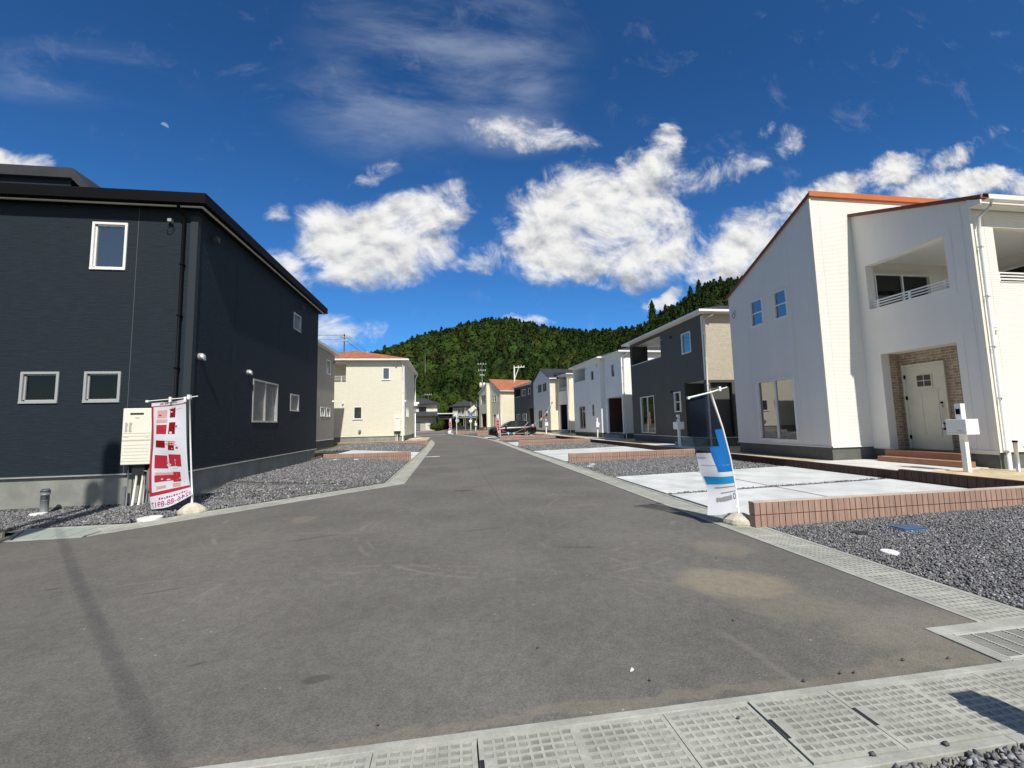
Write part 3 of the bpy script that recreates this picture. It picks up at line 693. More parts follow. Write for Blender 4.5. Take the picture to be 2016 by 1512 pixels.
o = mb.build('drain_channel', M_KERB, bevel=.004); struct(o, 'pale concrete channel edges on both sides of the drain covers')
mb = MB(); mb.box(-4, 4.4, 1.875, 2.315, -.14, -.078); mb.box(4.04, 4.49, 2.83, 3.0, -.14, -.05); o = mb.build('channel_floor', M_DARKP); struct(o, 'dark floor inside the foreground drain channel')
# corner catch basin with steel grate, right
mb = MB(); mb.box(3.485, 3.57, 2.375, 2.72, -.1, .010); mb.box(3.485, 4.9, 2.72, 2.825, -.1, .008); mb.box(3.575, 4.9, 2.375, 2.395, -.1, .006)
o = mb.build('basin_frame', M_KERB, bevel=.004); struct(o, 'concrete frame around the steel grate at the right corner')
def grate(name, quad, nb, cross, label, mat_, hole=None):
    """steel grating: bars between the two long sides of a quad, plus cross bars"""
    T = thing(name, label, 'drain grate', (quad[0][0], quad[0][1], 0))
    q = [Vector((p[0] - quad[0][0], p[1] - quad[0][1])) for p in quad]
    mb = MB()
    def bar(a, b, w_, z0, z1):
        d = (b - a).normalized(); nn = Vector((-d.y, d.x)) * (w_ / 2)
        mb.hexa([(*(a - nn), z0), (*(b - nn), z0), (*(b + nn), z0), (*(a + nn), z0), (*(a - nn), z1), (*(b - nn), z1), (*(b + nn), z1), (*(a + nn), z1)])
    for i in range(nb):
        t = (i + .5) / nb; bar(q[0].lerp(q[3], t), q[1].lerp(q[2], t), .005, -.009, .005)
    mb.build('grate_bars', mat_, T)
    mb = MB()
    for i in range(cross + 1):
        t = i / cross; bar(q[0].lerp(q[1], t), q[3].lerp(q[2], t), .012, -.009, .0085)
    bar(q[0], q[1], .014, -.03, .0095); bar(q[3], q[2], .014, -.03, .0095)
    mb.build('cross_bars', mat('bright_steel', (.50, .50, .46), .5, .4), T)
    mb = MB(); mb.prism([(*p, -.2) for p in q], (0, 0, .01)); mb.build('basin_floor', hole or M_DARKP, T)
    return T
grate('drain_grate', [(3.58, 2.40), (4.8, 2.40), (4.8, 2.70), (3.58, 2.70)], 17, 9, 'galvanised steel drain grate at the right road corner', M_STEEL)
grate('drain_grate', [(-6.62, 7.66), (-5.72, 7.66), (-5.66, 8.42), (-7.1, 8.42)], 30, 4, 'greenish steel grate at the left road corner under the dark house', mat('weathered_grate', (.40, .46, .42), .6, .4, .2), mat('silted_basin', (.22, .25, .22), .9, .1))
mb = MB(); mb.prism([(-6.75, 7.6, -.1), (-5.66, 7.6, -.1), (-5.66, 7.645, -.1), (-6.72, 7.645, -.1)], (0, 0, .11)); mb.prism([(-7.2, 8.44, -.1), (-5.4, 8.44, -.1), (-5.35, 8.5, -.1), (-7.25, 8.5, -.1)], (0, 0, .11))
mb.prism([(-7.2, 8.40, -.1), (-6.74, 7.66, -.1), (-6.68, 7.66, -.1), (-7.12, 8.40, -.1)], (0, 0, .11))
mb.prism([(-5.64, 7.66, -.1), (-5.5, 7.82, -.1), (-5.58, 8.42, -.1), (-5.62, 8.42, -.1)], (0, 0, .107))
o = mb.build('basin_frame', M_KERB); struct(o, 'concrete frame around the left corner grate')
# white painted bars and lines on the street
mb = MB(); M_PAINT = mat('white_road_paint', (.72, .72, .68), .8, .2, noise=(8, .15))
mb.box(-1.26, -.55, 22.2, 22.4, .0, .006)
o = mb.build('road_marking', M_PAINT); struct(o, 'short white bar painted at the left road edge')
mb = MB()
for (a, b, c, d) in ((-9, -.6, 57.4, 57.9), (-9, 7, 71, 71.25), (-30, 9, 80, 80.2)): mb.box(a, b, c, d, zr(c) + .012, zr(c) + .02)
o = mb.build('road_marking', M_PAINT); struct(o, 'white lines painted on the through street')

# ------------------------------------------------------------------ house kit
NX = {'L': ((0, 1, 0), (-1, 0, 0)), 'F': ((1, 0, 0), (0, -1, 0)), 'R': ((0, 1, 0), (1, 0, 0)), 'B': ((1, 0, 0), (0, 1, 0))}
def P3(O, U, N, u, z, n=0.0): return (O[0] + U[0] * u + N[0] * n, O[1] + U[1] * u + N[1] * n, z)
def panel(mb, O, side, L, z0, top, holes=(), depth=.12, mi=0, rmi=None):
    """upright wall with real openings; top = list of (u, z)"""
    U, N = NX[side]
    def tz(u):
        for (a, za), (b, zb_) in zip(top[:-1], top[1:]):
            if a - 1e-6 <= u <= b + 1e-6: return za + (zb_ - za) * (u - a) / (b - a)
        return top[-1][1]
    us = sorted({0.0, L, *[t_[0] for t_ in top], *[h[0] for h in holes], *[h[1] for h in holes]})
    zs = sorted({z0, *[h[2] for h in holes], *[h[3] for h in holes]})
    for a, b in zip(us[:-1], us[1:]):
        if b - a < 1e-5: continue
        for k in range(len(zs)):
            c = zs[k]; d0, d1 = (zs[k + 1], zs[k + 1]) if k < len(zs) - 1 else (tz(a), tz(b))
            um, zm = (a + b) / 2, c + .01
            if any(h[0] < um < h[1] and h[2] < zm < h[3] for h in holes): continue
            mb.face([P3(O, U, N, a, c), P3(O, U, N, b, c), P3(O, U, N, b, d1), P3(O, U, N, a, d0)], mi)
    rm = mi if rmi is None else rmi
    for (a, b, c, d) in holes:
        for (p, q) in (((a, c), (b, c)), ((b, c), (b, d)), ((b, d), (a, d)), ((a, d), (a, c))):
            mb.face([P3(O, U, N, p[0], p[1]), P3(O, U, N, q[0], q[1]), P3(O, U, N, q[0], q[1], -depth), P3(O, U, N, p[0], p[1], -depth)], rm)
def obox(mb, O, side, u0, u1, z0, z1, n0, n1, mi=0):
    U, N = NX[side]
    p = [P3(O, U, N, u0, z0, n0), P3(O, U, N, u1, z0, n0), P3(O, U, N, u1, z0, n1), P3(O, U, N, u0, z0, n1)]
    q = [P3(O, U, N, u0, z1, n0), P3(O, U, N, u1, z1, n0), P3(O, U, N, u1, z1, n1), P3(O, U, N, u0, z1, n1)]
    mb.hexa(p + q, mi)
def window(T, O, side, u0, u1, z0, z1, kind='fix', frame=M_WHITE, glass=M_GLASS, fw=.05, name='window'):
    mb = MB(); a, b = -.07, .022
    obox(mb, O, side, u0, u1, z0, z0 + fw, a, b + .006); obox(mb, O, side, u0, u1, z1 - fw, z1, a, b)
    obox(mb, O, side, u0, u0 + fw, z0 + fw, z1 - fw, a, b); obox(mb, O, side, u1 - fw, u1, z0 + fw, z1 - fw, a, b)
    um, zm = (u0 + u1) / 2, (z0 + z1) / 2
    if kind == 'slide': obox(mb, O, side, um - .025, um + .025, z0 + fw, z1 - fw, a, .0)
    if kind == 'hung': obox(mb, O, side, u0 + fw, u1 - fw, zm - .02, zm + .02, a, .0)
    if kind == 'inner':
        e = .03
        obox(mb, O, side, u0 + fw, u1 - fw, z0 + fw, z0 + fw + e, a, -.02); obox(mb, O, side, u0 + fw, u1 - fw, z1 - fw - e, z1 - fw, a, -.02)
        obox(mb, O, side, u0 + fw, u0 + fw + e, z0 + fw, z1 - fw, a, -.02); obox(mb, O, side, u1 - fw - e, u1 - fw, z0 + fw, z1 - fw, a, -.02)
    f_ = mb.build(name, frame, T)
    g = MB(); U, N = NX[side]
    n_ = -.045
    if kind == 'slide':
        g.face([P3(O, U, N, u0 + .02, z0 + .02, n_), P3(O, U, N, um, z0 + .02, n_), P3(O, U, N, um, z1 - .02, n_), P3(O, U, N, u0 + .02, z1 - .02, n_)])
        g.face([P3(O, U, N, um, z0 + .02, n_ - .02), P3(O, U, N, u1 - .02, z0 + .02, n_ - .02), P3(O, U, N, u1 - .02, z1 - .02, n_ - .02), P3(O, U, N, um, z1 - .02, n_ - .02)])
    else:
        g.face([P3(O, U, N, u0 + .02, z0 + .02, n_), P3(O, U, N, u1 - .02, z0 + .02, n_), P3(O, U, N, u1 - .02, z1 - .02, n_), P3(O, U, N, u0 + .02, z1 - .02, n_)])
    g.build('pane', glass, f_)
    return f_
def vent_hood(T, O, side, u, z, r=.075, mat_=M_ALU, name='vent_hood'):
    U, N = NX[side]; U = Vector(U); N = Vector(N); mb = MB(); c = Vector(P3(O, U, N, u, z, 0)); seg = 12; rings = []
    prof = [(0, 0, 1.0), (.07, 0, 1.0), (.115, -.02, .85), (.13, -.05, .5)]
    for (n_, dz, k) in prof:
        rings.append([c + N * n_ + Vector((0, 0, dz)) + U * (r * k * math.cos(2 * math.pi * i / seg)) + Vector((0, 0, 1)) * (r * 1.15 * k * math.sin(2 * math.pi * i / seg)) for i in range(seg)])
    for a, b in zip(rings[:-1], rings[1:]):
        for i in range(seg): j = (i + 1) % seg; mb.face([a[i], a[j], b[j], b[i]])
    mb.face(rings[-1]); return mb.build(name, mat_, T, smooth=False)
def ring_cable(T, O, side, u, z):
    U, N = NX[side]; mb = MB()
    pts = [P3(O, U, N, u + .07 * math.cos(t) * (1 + .25 * math.sin(2 * t)), z + .10 * math.sin(t), .05 + .02 * math.sin(t * 2)) for t in [2 * math.pi * i / 16 for i in range(20)]]
    mb.tube(pts, .008, 6); mb.build('coiled_cable', M_RUBBER, T)
    mb = MB(); obox(mb, O, side, u - .04, u + .04, z + .12, z + .19, 0, .09); mb.build('cable_bracket', M_ALU, T)
def downpipe(T, pts, mat_=M_WHITE, r=.032, name='downpipe'):
    mb = MB(); mb.tube(pts, r, 10); o = mb.build(name, mat_, T, smooth=True)
    z0 = min(p[2] for p in pts); x, y = pts[-1][0], pts[-1][1]; mb = MB()
    for k in range(5):
        mb = MB(); mb.box(x - r - .012, x + r + .012, y - r - .012, y + r + .012, z0 + .5 + k * 1.2, z0 + .53 + k * 1.2); mb.build('pipe_clip', mat_, o)
    return o
def gutter(T, p, q, mat_=M_WHITE, s=.10, name='gutter'):
    p = Vector(p); q = Vector(q); d = (q - p).normalized(); n = Vector((d.y, -d.x, 0)); mb = MB()
    pr_ = [(0, 0), (s, 0), (s * 1.05, s), (s * .95, s), (s * .9, .015), (.0, .015)]
    A = [p + n * a + Vector((0, 0, b)) for a, b in pr_]; B = [q + n * a + Vector((0, 0, b)) for a, b in pr_]
    for i in range(6): j = (i + 1) % 6; mb.face([A[i], A[j], B[j], B[i]])
    mb.face(A); mb.face(list(reversed(B))); return mb.build(name, mat_, T)
def found(T, rects, z0, z1, mat_, drip=M_WHITE):
    mb = MB()
    for (a, b, c, d) in rects: mb.box(a + .03, b - .03, c + .03, d - .03, z0, z1 - .001)
    mb.build('foundation', mat_, T)
    mb = MB()
    for (a, b, c, d) in rects: mb.box(a - .028, b + .028, c - .028, d + .028, z1, z1 + .028)
    mb.build('drip_edge', drip, T)
def railing(T, O, side, u0, u1, z0, z1, n=-.08, nb=3, posts=(0.08, .5, .92)):
    mb = MB()
    for i in range(nb): z = z1 - i * (z1 - z0 - .05) / nb; obox(mb, O, side, u0, u1, z - .03, z, n - .02, n + .02)
    for t in posts: u = u0 + (u1 - u0) * t; obox(mb, O, side, u - .02, u + .02, z0, z1 - .03, n - .024, n + .024)
    return mb.build('railing', M_WHITE, T)
def recess(mb, O, side, u0, u1, z0, z1, depth, t=.12, mi=0, cmi=0, fmi=0, smi=0):
    """a room behind an opening: floor, ceiling, back and side walls, set just behind the reveal"""
    U, N = NX[side]; e = .02
    def q(a, b, c, d, mi): mb.face([P3(O, U, N, *a), P3(O, U, N, *b), P3(O, U, N, *c), P3(O, U, N, *d)], mi)
    q((u0, z1, -t), (u1, z1, -t), (u1, z1, -depth), (u0, z1, -depth), cmi)
    q((u0, z0, -t), (u1, z0, -t), (u1, z0, -depth), (u0, z0, -depth), fmi)
    q((u0, z0, -t), (u0, z1, -t), (u0, z1, -depth), (u0, z0, -depth), smi)
    q((u1, z0, -t), (u1, z1, -t), (u1, z1, -depth), (u1, z0, -depth), smi)
    q((u0, z0, -depth), (u1, z0, -depth), (u1, z1, -depth), (u0, z1, -depth), mi)
def wh(ws): return [tuple(x_[:4]) for x_ in ws]
#SPLIT1
# ------------------------------------------------------------------ dark house, left foreground
T = thing('dark_house', 'two-storey dark slate-blue house at the left edge with black eaves', 'house', (-5.8, 10.4, 0))
O1 = (-16, 0, 0); O2 = (0, 0, 0)
fr_ = [(12.70, 13.42, 2.27, 2.955, 'inner'), (13.90, 14.61, 2.27, 2.955, 'inner'), (13.85, 14.56, 5.26, 6.37, 'inner')]
rt_ = [(3.05, 4.87, 1.82, 3.12, 'slide'), (6.03, 6.90, 2.25, 2.89, 'fix'), (6.14, 6.93, 5.35, 5.99, 'fix')]
mb = MB(); panel(mb, O1, 'F', 16, .72, [(0, 6.75), (16, 6.75)], wh(fr_)); panel(mb, O2, 'R', 9.15, .72, [(0, 6.75), (9.15, 6.75)], wh(rt_))
mb.face([(-16, 9.15, .7), (0, 9.15, .7), (0, 9.15, 6.75), (-16, 9.15, 6.75)]); mb.build('wall', S_DARK, T)
mb = MB(); mb.box(-16, -.03, .03, 9.1, -.2, .70); mb.build('foundation', M_CONC, T)
mb = MB(); mb.box(-16, .015, -.03, .0, .695, .722); mb.box(.0, .03, -.03, 9.16, .695, .722); mb.build('drip_edge', M_ALU, T)
for i, w_ in enumerate(fr_): window(T, O1, 'F', *w_[:4], 'inner', mat('grey_window_frame', (.36, .38, .39), .5, .4) if i < 2 else M_WHITE, M_CLEAR if i < 2 else M_GLASSR)
for i, w_ in enumerate(rt_): window(T, O2, 'R', *w_[:4], w_[4], M_ALU, M_FROST)
M_SEAL = mat('joint_sealant', (.085, .10, .12), .7, .2); M_SEAL2 = mat('dark_joint_sealant', (.03, .036, .044), .7, .2)
for u in (14.77, 11.75, 8.7): mb = MB(); obox(mb, O1, 'F', u - .006, u + .006, .73, 6.75, 0, .004); mb.build('joint_sealant', M_SEAL, T)
for u in (4.9, 7.8, 1.9): mb = MB(); obox(mb, O2, 'R', u - .004, u + .004, .73, 6.75, 0, .003); mb.build('joint_sealant', M_SEAL2, T)
mb = MB(); mb.box(-.135, .022, -.022, -.002, .74, 6.6); mb.box(.002, .022, -.002, .10, .74, 6.6); mb.build('corner_trim', mat('slate_corner_trim', (.034, .042, .05), .6, .15), T)
# eaves: soffit, fascia, low hip roof, raised clerestory
mb = MB(); mb.box(-16.4, .21, -.21, 9.4, 6.752, 6.78); mb.build('soffit', M_BLACK, T)
mb = MB(); mb.box(-16.4, .212, -.212, -.165, 6.728, 6.751); mb.box(.165, .212, -.165, 9.4, 6.728, 6.751); mb.build('soffit_edge', M_BEIGE, T)
mb = MB(); mb.box(-16.4, .30, -.30, -.213, 6.79, 7.03); mb.box(.213, .30, -.213, 9.4, 6.79, 7.03); mb.box(-16.4, .30, 9.402, 9.48, 6.79, 7.03); mb.build('gutter', M_BLACK, T)
mb = MB(); E_ = [(-16.4, -.25, 7.0), (.25, -.25, 7.0), (.25, 9.45, 7.0), (-16.4, 9.45, 7.0)]
mb.face([E_[0], E_[1], (-4.5, 4.57, 8.25), (-16.4, 4.57, 8.25)]); mb.face([E_[1], E_[2], (-4.5, 4.57, 8.25)]); mb.face([E_[2], E_[3], (-16.4, 4.57, 8.25), (-4.5, 4.57, 8.25)]); mb.face([(p[0], p[1], 6.80) for p in E_])
rf = mb.build('roof', M_ROOFD, T)
mb = MB(); mb.box(-9.5, -4.36, 2.1, 7.2, 7.3, 8.50); mb.build('raised_wall', S_DARK, T)
mb = MB(); mb.box(-9.6, -4.26, 1.98, 7.3, 8.50, 8.78, 1); mb.prism([(-4.26, 1.98, 8.78), (-3.80, 1.98, 8.22), (-3.9, 1.98, 8.1), (-4.26, 1.98, 8.48)], (0, 5.3, 0)); mb.build('raised_roof', [M_ROOFD, M_ROOFD], T)
downpipe(T, [(-.30, -.25, 6.80), (-.30, -.18, 6.66), (-.255, -.06, 6.55), (-.255, -.055, .1)], M_BLACK, .033)
vent_hood(T, O2, 'R', .30, 3.33); vent_hood(T, O2, 'R', 2.69, 3.26, .065); vent_hood(T, O2, 'R', .69, 6.36, .08, mat('dark_vent', (.06, .065, .07), .5, .4)); vent_hood(T, O2, 'R', 6.89, 6.36, .06, mat('dark_vent', (.06, .065, .07)))
ring_cable(T, O1, 'F', 15.45, 6.30)
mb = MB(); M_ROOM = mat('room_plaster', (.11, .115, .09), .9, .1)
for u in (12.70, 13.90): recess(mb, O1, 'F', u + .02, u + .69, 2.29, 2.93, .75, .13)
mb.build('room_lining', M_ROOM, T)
for u in (13.15, 14.33):
    mb = MB(); mb.lathe([(.045, 0), (.05, .02), (.035, .045), (.01, .055)], (u - 16, .16, 2.33), 12); mb.build('window_latch', M_WHITE, T)
# ---- water heater, pipes, ground fittings by the dark house
T = thing('water_heater', 'cream wall-hung gas water heater on the dark house behind the red banner', 'water heater', (-6.63, 10.38, .92))
mb = MB(); mb.box(-.30, .26, -.24, 0, 0, 1.20); mb.build('casing', M_CREAMP, T, bevel=.012)
mb = MB(); mb.box(-.16, .10, -.2435, -.236, 1.06, 1.10); mb.build('exhaust_slot', M_DARKP, T)
mb = MB()
for z in (.52, .60, .66, .07): mb.box(-.29, .25, -.2425, -.238, z, z + .006)
for k in range(5): mb.box(-.27, .23, -.242, -.238, .13 + k * .07, .135 + k * .07)
mb.box(-.29, .25, -.2425, -.238, .50, .508); mb.box(-.26, -.17, -.2425, -.238, .575, .582); mb.box(.15, .22, -.2425, -.238, .575, .582); mb.build('panel_seam', mat('seam_grey', (.30, .29, .25), .7), T)
mb = MB(); random.seed(3)
for c_ in range(2):
    for k in range(16): mb.box(-.245 + c_ * .075, -.245 + c_ * .075 + random.uniform(.03, .06), -.2425, -.239, .69 + k * .013, .696 + k * .013)
mb.box(-.06, .02, -.2425, -.239, .985, .998); mb.build('warning_text', mat('label_print', (.25, .24, .22), .7), T)
mb = MB(); mb.box(-.12, .12, -.16, -.02, -.22, -.002); mb.build('pipe_cover', M_DARKP, T)
for dx, m_, r_ in ((-.22, M_PVC, .012), (-.06, M_CREAMP, .022), (.06, M_CREAMP, .02), (.10, M_STEEL, .012)):
    mb = MB(); mb.tube([(dx, -.12, 0), (dx + .01, -.12, -.3), (dx - (.05 if r_ > .015 else 0), -.12, -.92)], r_, 8); mb.build('supply_pipe', m_, T, smooth=True)
mb = MB(); mb.tube([(-.27, -.12, -.92), (-.27, -.12, -.46)], .033, 12); mb.build('supply_pipe', M_PVC, T)
mb = MB(); mb.tube([(.02, -.12, -.18), (.10, -.15, -.14), (.18, -.14, -.16), (.2, -.12, -.3)], .012, 8); mb.build('hose_elbow', M_STEEL, T)
mb = MB(); mb.lathe([(.03, -.62), (.075, -.58), (.08, -.5), (.08, -.16), (.05, -.1), (.02, -.02)], (.24, -.13, 0), 16); mb.build('filter_tank', M_PVC, T, smooth=True)
T = thing('inspection_pipe', 'grey plastic inspection pipe standing on gravel by the dark house wall', 'pipe', (-8.19, 10.05, .0))
mb = MB(); mb.tube([(0, 0, -.1), (0, 0, .42)], .066, 16); mb.tube([(0, 0, .38), (0, 0, .47)], .076, 16); mb.tube([(0, 0, .27), (0, 0, .285)], .073, 16); mb.tube([(0, 0, .47), (0, 0, .50)], .06, 16); mb.build('pipe_body', M_PVC, T, smooth=True)
mb = MB(); mb.lathe([(.13, 0), (.13, .035), (.1, .04)], (0, -.12, .0), 20); mb.build('cover', M_WHITE, T)
def disc(x, y, r, z, mat_, label, sy=1.0, name='access_cover', h=.025):
    T = thing(name, label, 'access cover', (x, y, z)); mb = MB(); mb.lathe([(r, -.04), (r, h), (r * .93, h + .006)], (0, 0, 0), 28); b = mb.build('cover_plate', mat_, T)
    mb = MB(); mb.lathe([(r * .15, h + .006), (r * .15, h + .010), (r * .1, h + .010)], (0, 0, 0), 12); mb.build('centre_knob', mat_, T); return T
disc(-5.48, 8.82, .19, .0, M_WHITE, 'large white round plastic cover on gravel by the red banner', h=.04)
disc(4.98, 4.32, .085, .01, M_WHITE, 'small white round cover in the dark gravel on the right')
disc(5.42, 5.08, .09, .01, M_DARKP, 'small dark round cover in the right gravel beside the brick wall')
disc(6.73, 14.8, .13, .03, M_BLUEP, 'blue-grey cover in the gravel before the second brick wall')
for (x, y, l) in ((-5.0, 19.4, 'white round cover near the left brick wall'), (-4.2, 19.9, 'white round cover close to the short wall corner'), (5.2, 15.2, 'small white cover beyond the first driveway'), (4.9, 14.6, 'tiny white cover at the gravel edge beyond the driveway')):
    disc(x, y, .12, G(x, y), M_WHITE, l)
for (x, y, l) in ((-3.6, 18.8, 'dark blue cover in the left gravel'), (-2.7, 18.9, 'small dark cover in the left gravel near the drain')): disc(x, y, .16, G(x, y), M_BLUEP, l)
T = thing('meter_box', 'blue rectangular water meter lid in the dark gravel on the right', 'meter lid', (6.22, 5.1, .03))
mb = MB(); mb.box(-.21, .21, -.13, .13, -.05, .02); mb.build('frame', M_BLUEP, T, bevel=.01); mb = MB(); mb.box(-.18, .18, -.1, .1, .02, .032); mb.build('lid', M_BLUEP, T, bevel=.006)

# ------------------------------------------------------------------ large white house, right foreground
T = thing('white_house', 'large white ribbed house with orange roof edge and balcony at the right edge', 'house', (11, 10.9, 0))
A0 = (0, 0, 0); B0 = (1.4, -2.9, 0)
aw = [(1.17, 2.85, .82, 2.90, 'slide'), (2.24, 2.87, 4.89, 5.86, 'hung'), (1.16, 1.74, 4.89, 5.86, 'hung')]
bal = (.56, 2.60, 4.70, 6.06); por = (.56, 2.42, .62, 3.35); balF = (.66, 5.0, 4.70, 6.06)
mb = MB()
panel(mb, A0, 'L', 4.03, .69, [(0, 8.33), (4.03, 6.36)], wh(aw), mi=1)
panel(mb, A0, 'F', 6, .69, [(0, 8.33), (6, 8.33)])
panel(mb, B0, 'L', 2.9, .69, [(0, 6.70), (2.9, 7.76)], [bal, por], .27, mi=1)
panel(mb, B0, 'F', 6, .69, [(0, 6.70), (6, 6.70)], [balF], .15)
mb.face([(7.4, -2.9, .6), (7.4, 4.03, .6), (7.4, 4.03, 6.3), (7.4, 0, 8.3), (7.4, -2.9, 6.7)]); mb.face([(0, 4.03, .69), (7, 4.03, .69), (7, 4.03, 6.36), (0, 4.03, 6.36)])
# balcony room behind the two openings
fz, cz = 4.0, 6.22
mb.face([(1.5, -2.8, cz), (5.6, -2.8, cz), (5.6, -.2, cz), (1.5, -.2, cz)], 2); mb.face([(1.5, -2.8, fz), (5.6, -2.8, fz), (5.6, -.2, fz), (1.5, -.2, fz)], 2)
mb.face([(1.5, -.2, fz), (5.6, -.2, fz), (5.6, -.2, cz), (1.5, -.2, cz)], 1); mb.face([(5.6, -2.8, fz), (5.6, -.2, fz), (5.6, -.2, cz), (5.6, -2.8, cz)], 1)
# porch room
mb.box(1.67, 2.02, -.30 - .18, -.479, .5, 3.36, 3)
mb.face([(2.0, -2.4, .6), (2.0, -.47, .6), (2.0, -.47, 3.36), (2.0, -2.4, 3.36)], 3); mb.face([(1.6, -2.36, .62), (2.0, -2.36, .62), (2.0, -2.36, 3.36), (1.6, -2.36, 3.36)], 3)
mb.face([(1.6, -2.4, 3.352), (2.05, -2.4, 3.352), (2.05, -.4, 3.352), (1.6, -.4, 3.352)], 2)
mb.build('wall', [S_RIB, S_STUC, M_WPAINT, S_BRICK], T)
mb = MB(); mb.box(.02, 7.4, .02, 4.0, .0, .69); mb.box(1.42, 7.4, -2.88, .02, .0, .60); mb.box(1.42, 7.4, -2.88, -2.42, .6, .69); mb.box(1.42, 7.4, -.47, .02, .6, .69); mb.build('foundation', M_FDARK, T)
mb = MB(); mb.box(-.03, .0, -.03, 4.05, .675, .705); mb.box(-.03, 1.39, -.03, .0, .675, .705); mb.box(1.37, 1.398, -.48, -.03, .675, .705); mb.box(1.37, 1.398, -2.93, -2.34, .675, .705); mb.box(1.398, 7.4, -2.93, -2.9, .675, .705); mb.build('drip_edge', M_WHITE, T)
for w_ in aw: window(T, A0, 'L', *w_[:4], w_[4], M_WHITE, M_GLASSR, name='window')
window(T, (1.5, -.28, 0), 'F', .2, 2.2, fz + .05, 5.85, 'slide', M_WHITE, M_GLASSD, .04); window(T, (5.52, -2.8, 0), 'L', .5, 2.2, fz + .05, 5.85, 'slide', M_WHITE, M_GLASSD, .04)
railing(T, B0, 'L', bal[0], bal[1], 4.70, 4.98, -.13); railing(T, B0, 'F', balF[0], balF[1], 4.70, 4.98, -.10, posts=(.03, .25, .5, .75, .97))
mb = MB(); obox(mb, B0, 'L', bal[0], bal[1], 4.70, 4.716, -.27, .015); obox(mb, B0, 'F', balF[0], balF[1], 4.70, 4.716, -.15, .015); mb.build('parapet_cap', M_WHITE, T)
# thin trim lines around openings and between panels
mb = MB()
for (O_, s_, a, b, c, d) in ((B0, 'L', .40, 2.42, .69, 3.35),):
    obox(mb, B0, 'L', .395, .403, .7, 3.52, 0, .003)
obox(mb, B0, 'L', .15, .158, .7, 6.7, 0, .003); obox(mb, B0, 'L', .40, .408, 4.5, 6.2, 0, .003)
obox(mb, A0, 'L', 3.02, 3.026, .7, 6.8, 0, .003); obox(mb, A0, 'L', .98, .986, .7, 7.8, 0, .003); obox(mb, A0, 'F', .30, .306, .7, 8.3, 0, .003); obox(mb, B0, 'F', .40, .408, .7, 6.4, 0, .003)
mb.build('panel_joint', mat('pale_joint', (.66, .65, .61), .7), T)
mb = MB(); mb.box(1.372, 1.44, -2.93, -2.9, .71, 6.64); mb.box(1.372, 1.4, -2.9, -2.83, .71, 6.64); mb.box(-.022, .04, -.022, -.001, .71, 8.3); mb.box(-.022, -.001, -.0, .05, .71, 8.3); mb.build('corner_trim', mat('cream_corner_trim', (.80, .77, .68), .5, .4), T)
# door and steps
D = MB(); dO = (2.0, -2.9, 0)
obox(D, dO, 'L', 1.27, 1.33, .63, 3.0, 0, .07); obox(D, dO, 'L', 2.27, 2.33, .63, 3.0, 0, .07); obox(D, dO, 'L', 1.33, 2.27, 2.94, 3.0, 0, .07); obox(D, dO, 'L', 1.33, 2.27, .63, 2.94, 0, .03)
dr = D.build('door', M_DOORW, T, bevel=.004)
mb = MB(); 
for (a, b, c, d) in ((1.50, 1.94, .98, 1.02), (1.50, 1.94, 2.16, 2.20), (1.50, 1.54, 1.02, 2.16), (1.90, 1.94, 1.02, 2.16), (1.45, 2.0, 2.24, 2.27)): obox(mb, dO, 'L', a, b, c, d, .03, .042)
mb.build('door_moulding', M_DOORW, dr)
mb = MB(); obox(mb, dO, 'L', 1.60, 2.0, 2.33, 2.69, .03, .05); mb.build('window_frame', M_DOORW, dr)
mb = MB()
for i in range(2):
    for j in range(2): obox(mb, dO, 'L', 1.625 + i * .18, 1.785 + i * .18, 2.355 + j * .165, 2.50 + j * .165, .05, .053)
mb.build('pane', M_GLASSD, dr)
mb = MB(); mb.tube([(2.0 - .09, -2.9 + 1.43, 1.24), (2.0 - .09, -2.9 + 1.43, 1.80)], .013, 10); obox(mb, dO, 'L', 1.41, 1.45, 1.76, 1.82, .03, .1); obox(mb, dO, 'L', 1.41, 1.45, 1.22, 1.32, .03, .1); mb.build('handle', M_ALU, dr)
for z in (1.86, 1.16, 1.30): mb = MB(); obox(mb, dO, 'L', 1.405, 1.455, z, z + .05, .03, .06); mb.build('lock', M_BLACK, dr)
for z in (.9, 2.0, 2.6): mb = MB(); obox(mb, dO, 'L', 2.262, 2.29, z, z + .11, .03, .075); mb.build('hinge', M_BLACK, dr)
mb = MB(); mb.box(1.12, 2.0, -2.36, -.55, .3, .62); mb.box(.80, 1.118, -2.62, -.60, .2, .455); mb.build('porch_step', M_STEP, T, bevel=.006)
# roofs
mb = MB(); s1 = (8.33 - 6.36) / 4.03
mb.prism([(-.05, -.06, 8.36), (-.05, 4.15, 8.36 - 4.21 * s1), (-.05, 4.15, 8.36 - 4.21 * s1 + .055), (-.05, -.06, 8.415)], (7.5, 0, 0)); mb.build('roof', [M_ORANGE], T)
mb = MB(); mb.box(-.052, 7.5, -.085, -.062, 8.33, 8.49); mb.build('roof_fascia', M_ORANGE, T)
M_RAKE = mat('shade_toned_rake_trim', (.16, .055, .025), .5, .4)  # roof-edge orange darkened in colour for the shaded rake side
mb = MB(); mb.prism([(-.075, -.085, 8.345), (-.075, 4.17, 8.345 - 4.25 * s1), (-.075, 4.17, 8.345 - 4.25 * s1 + .10), (-.075, -.085, 8.445)], (.022, 0, 0)); mb.build('rake_trim', M_RAKE, T)
mb = MB(); s2_ = (7.76 - 6.70) / 2.9
mb.prism([(1.33, 0, 7.775), (1.33, -3.2, 7.775 - 3.2 * s2_), (1.33, -3.2, 7.775 - 3.2 * s2_ + .06), (1.33, 0, 7.84)], (6.1, 0, 0)); mb.build('lower_roof', M_ORANGE, T)
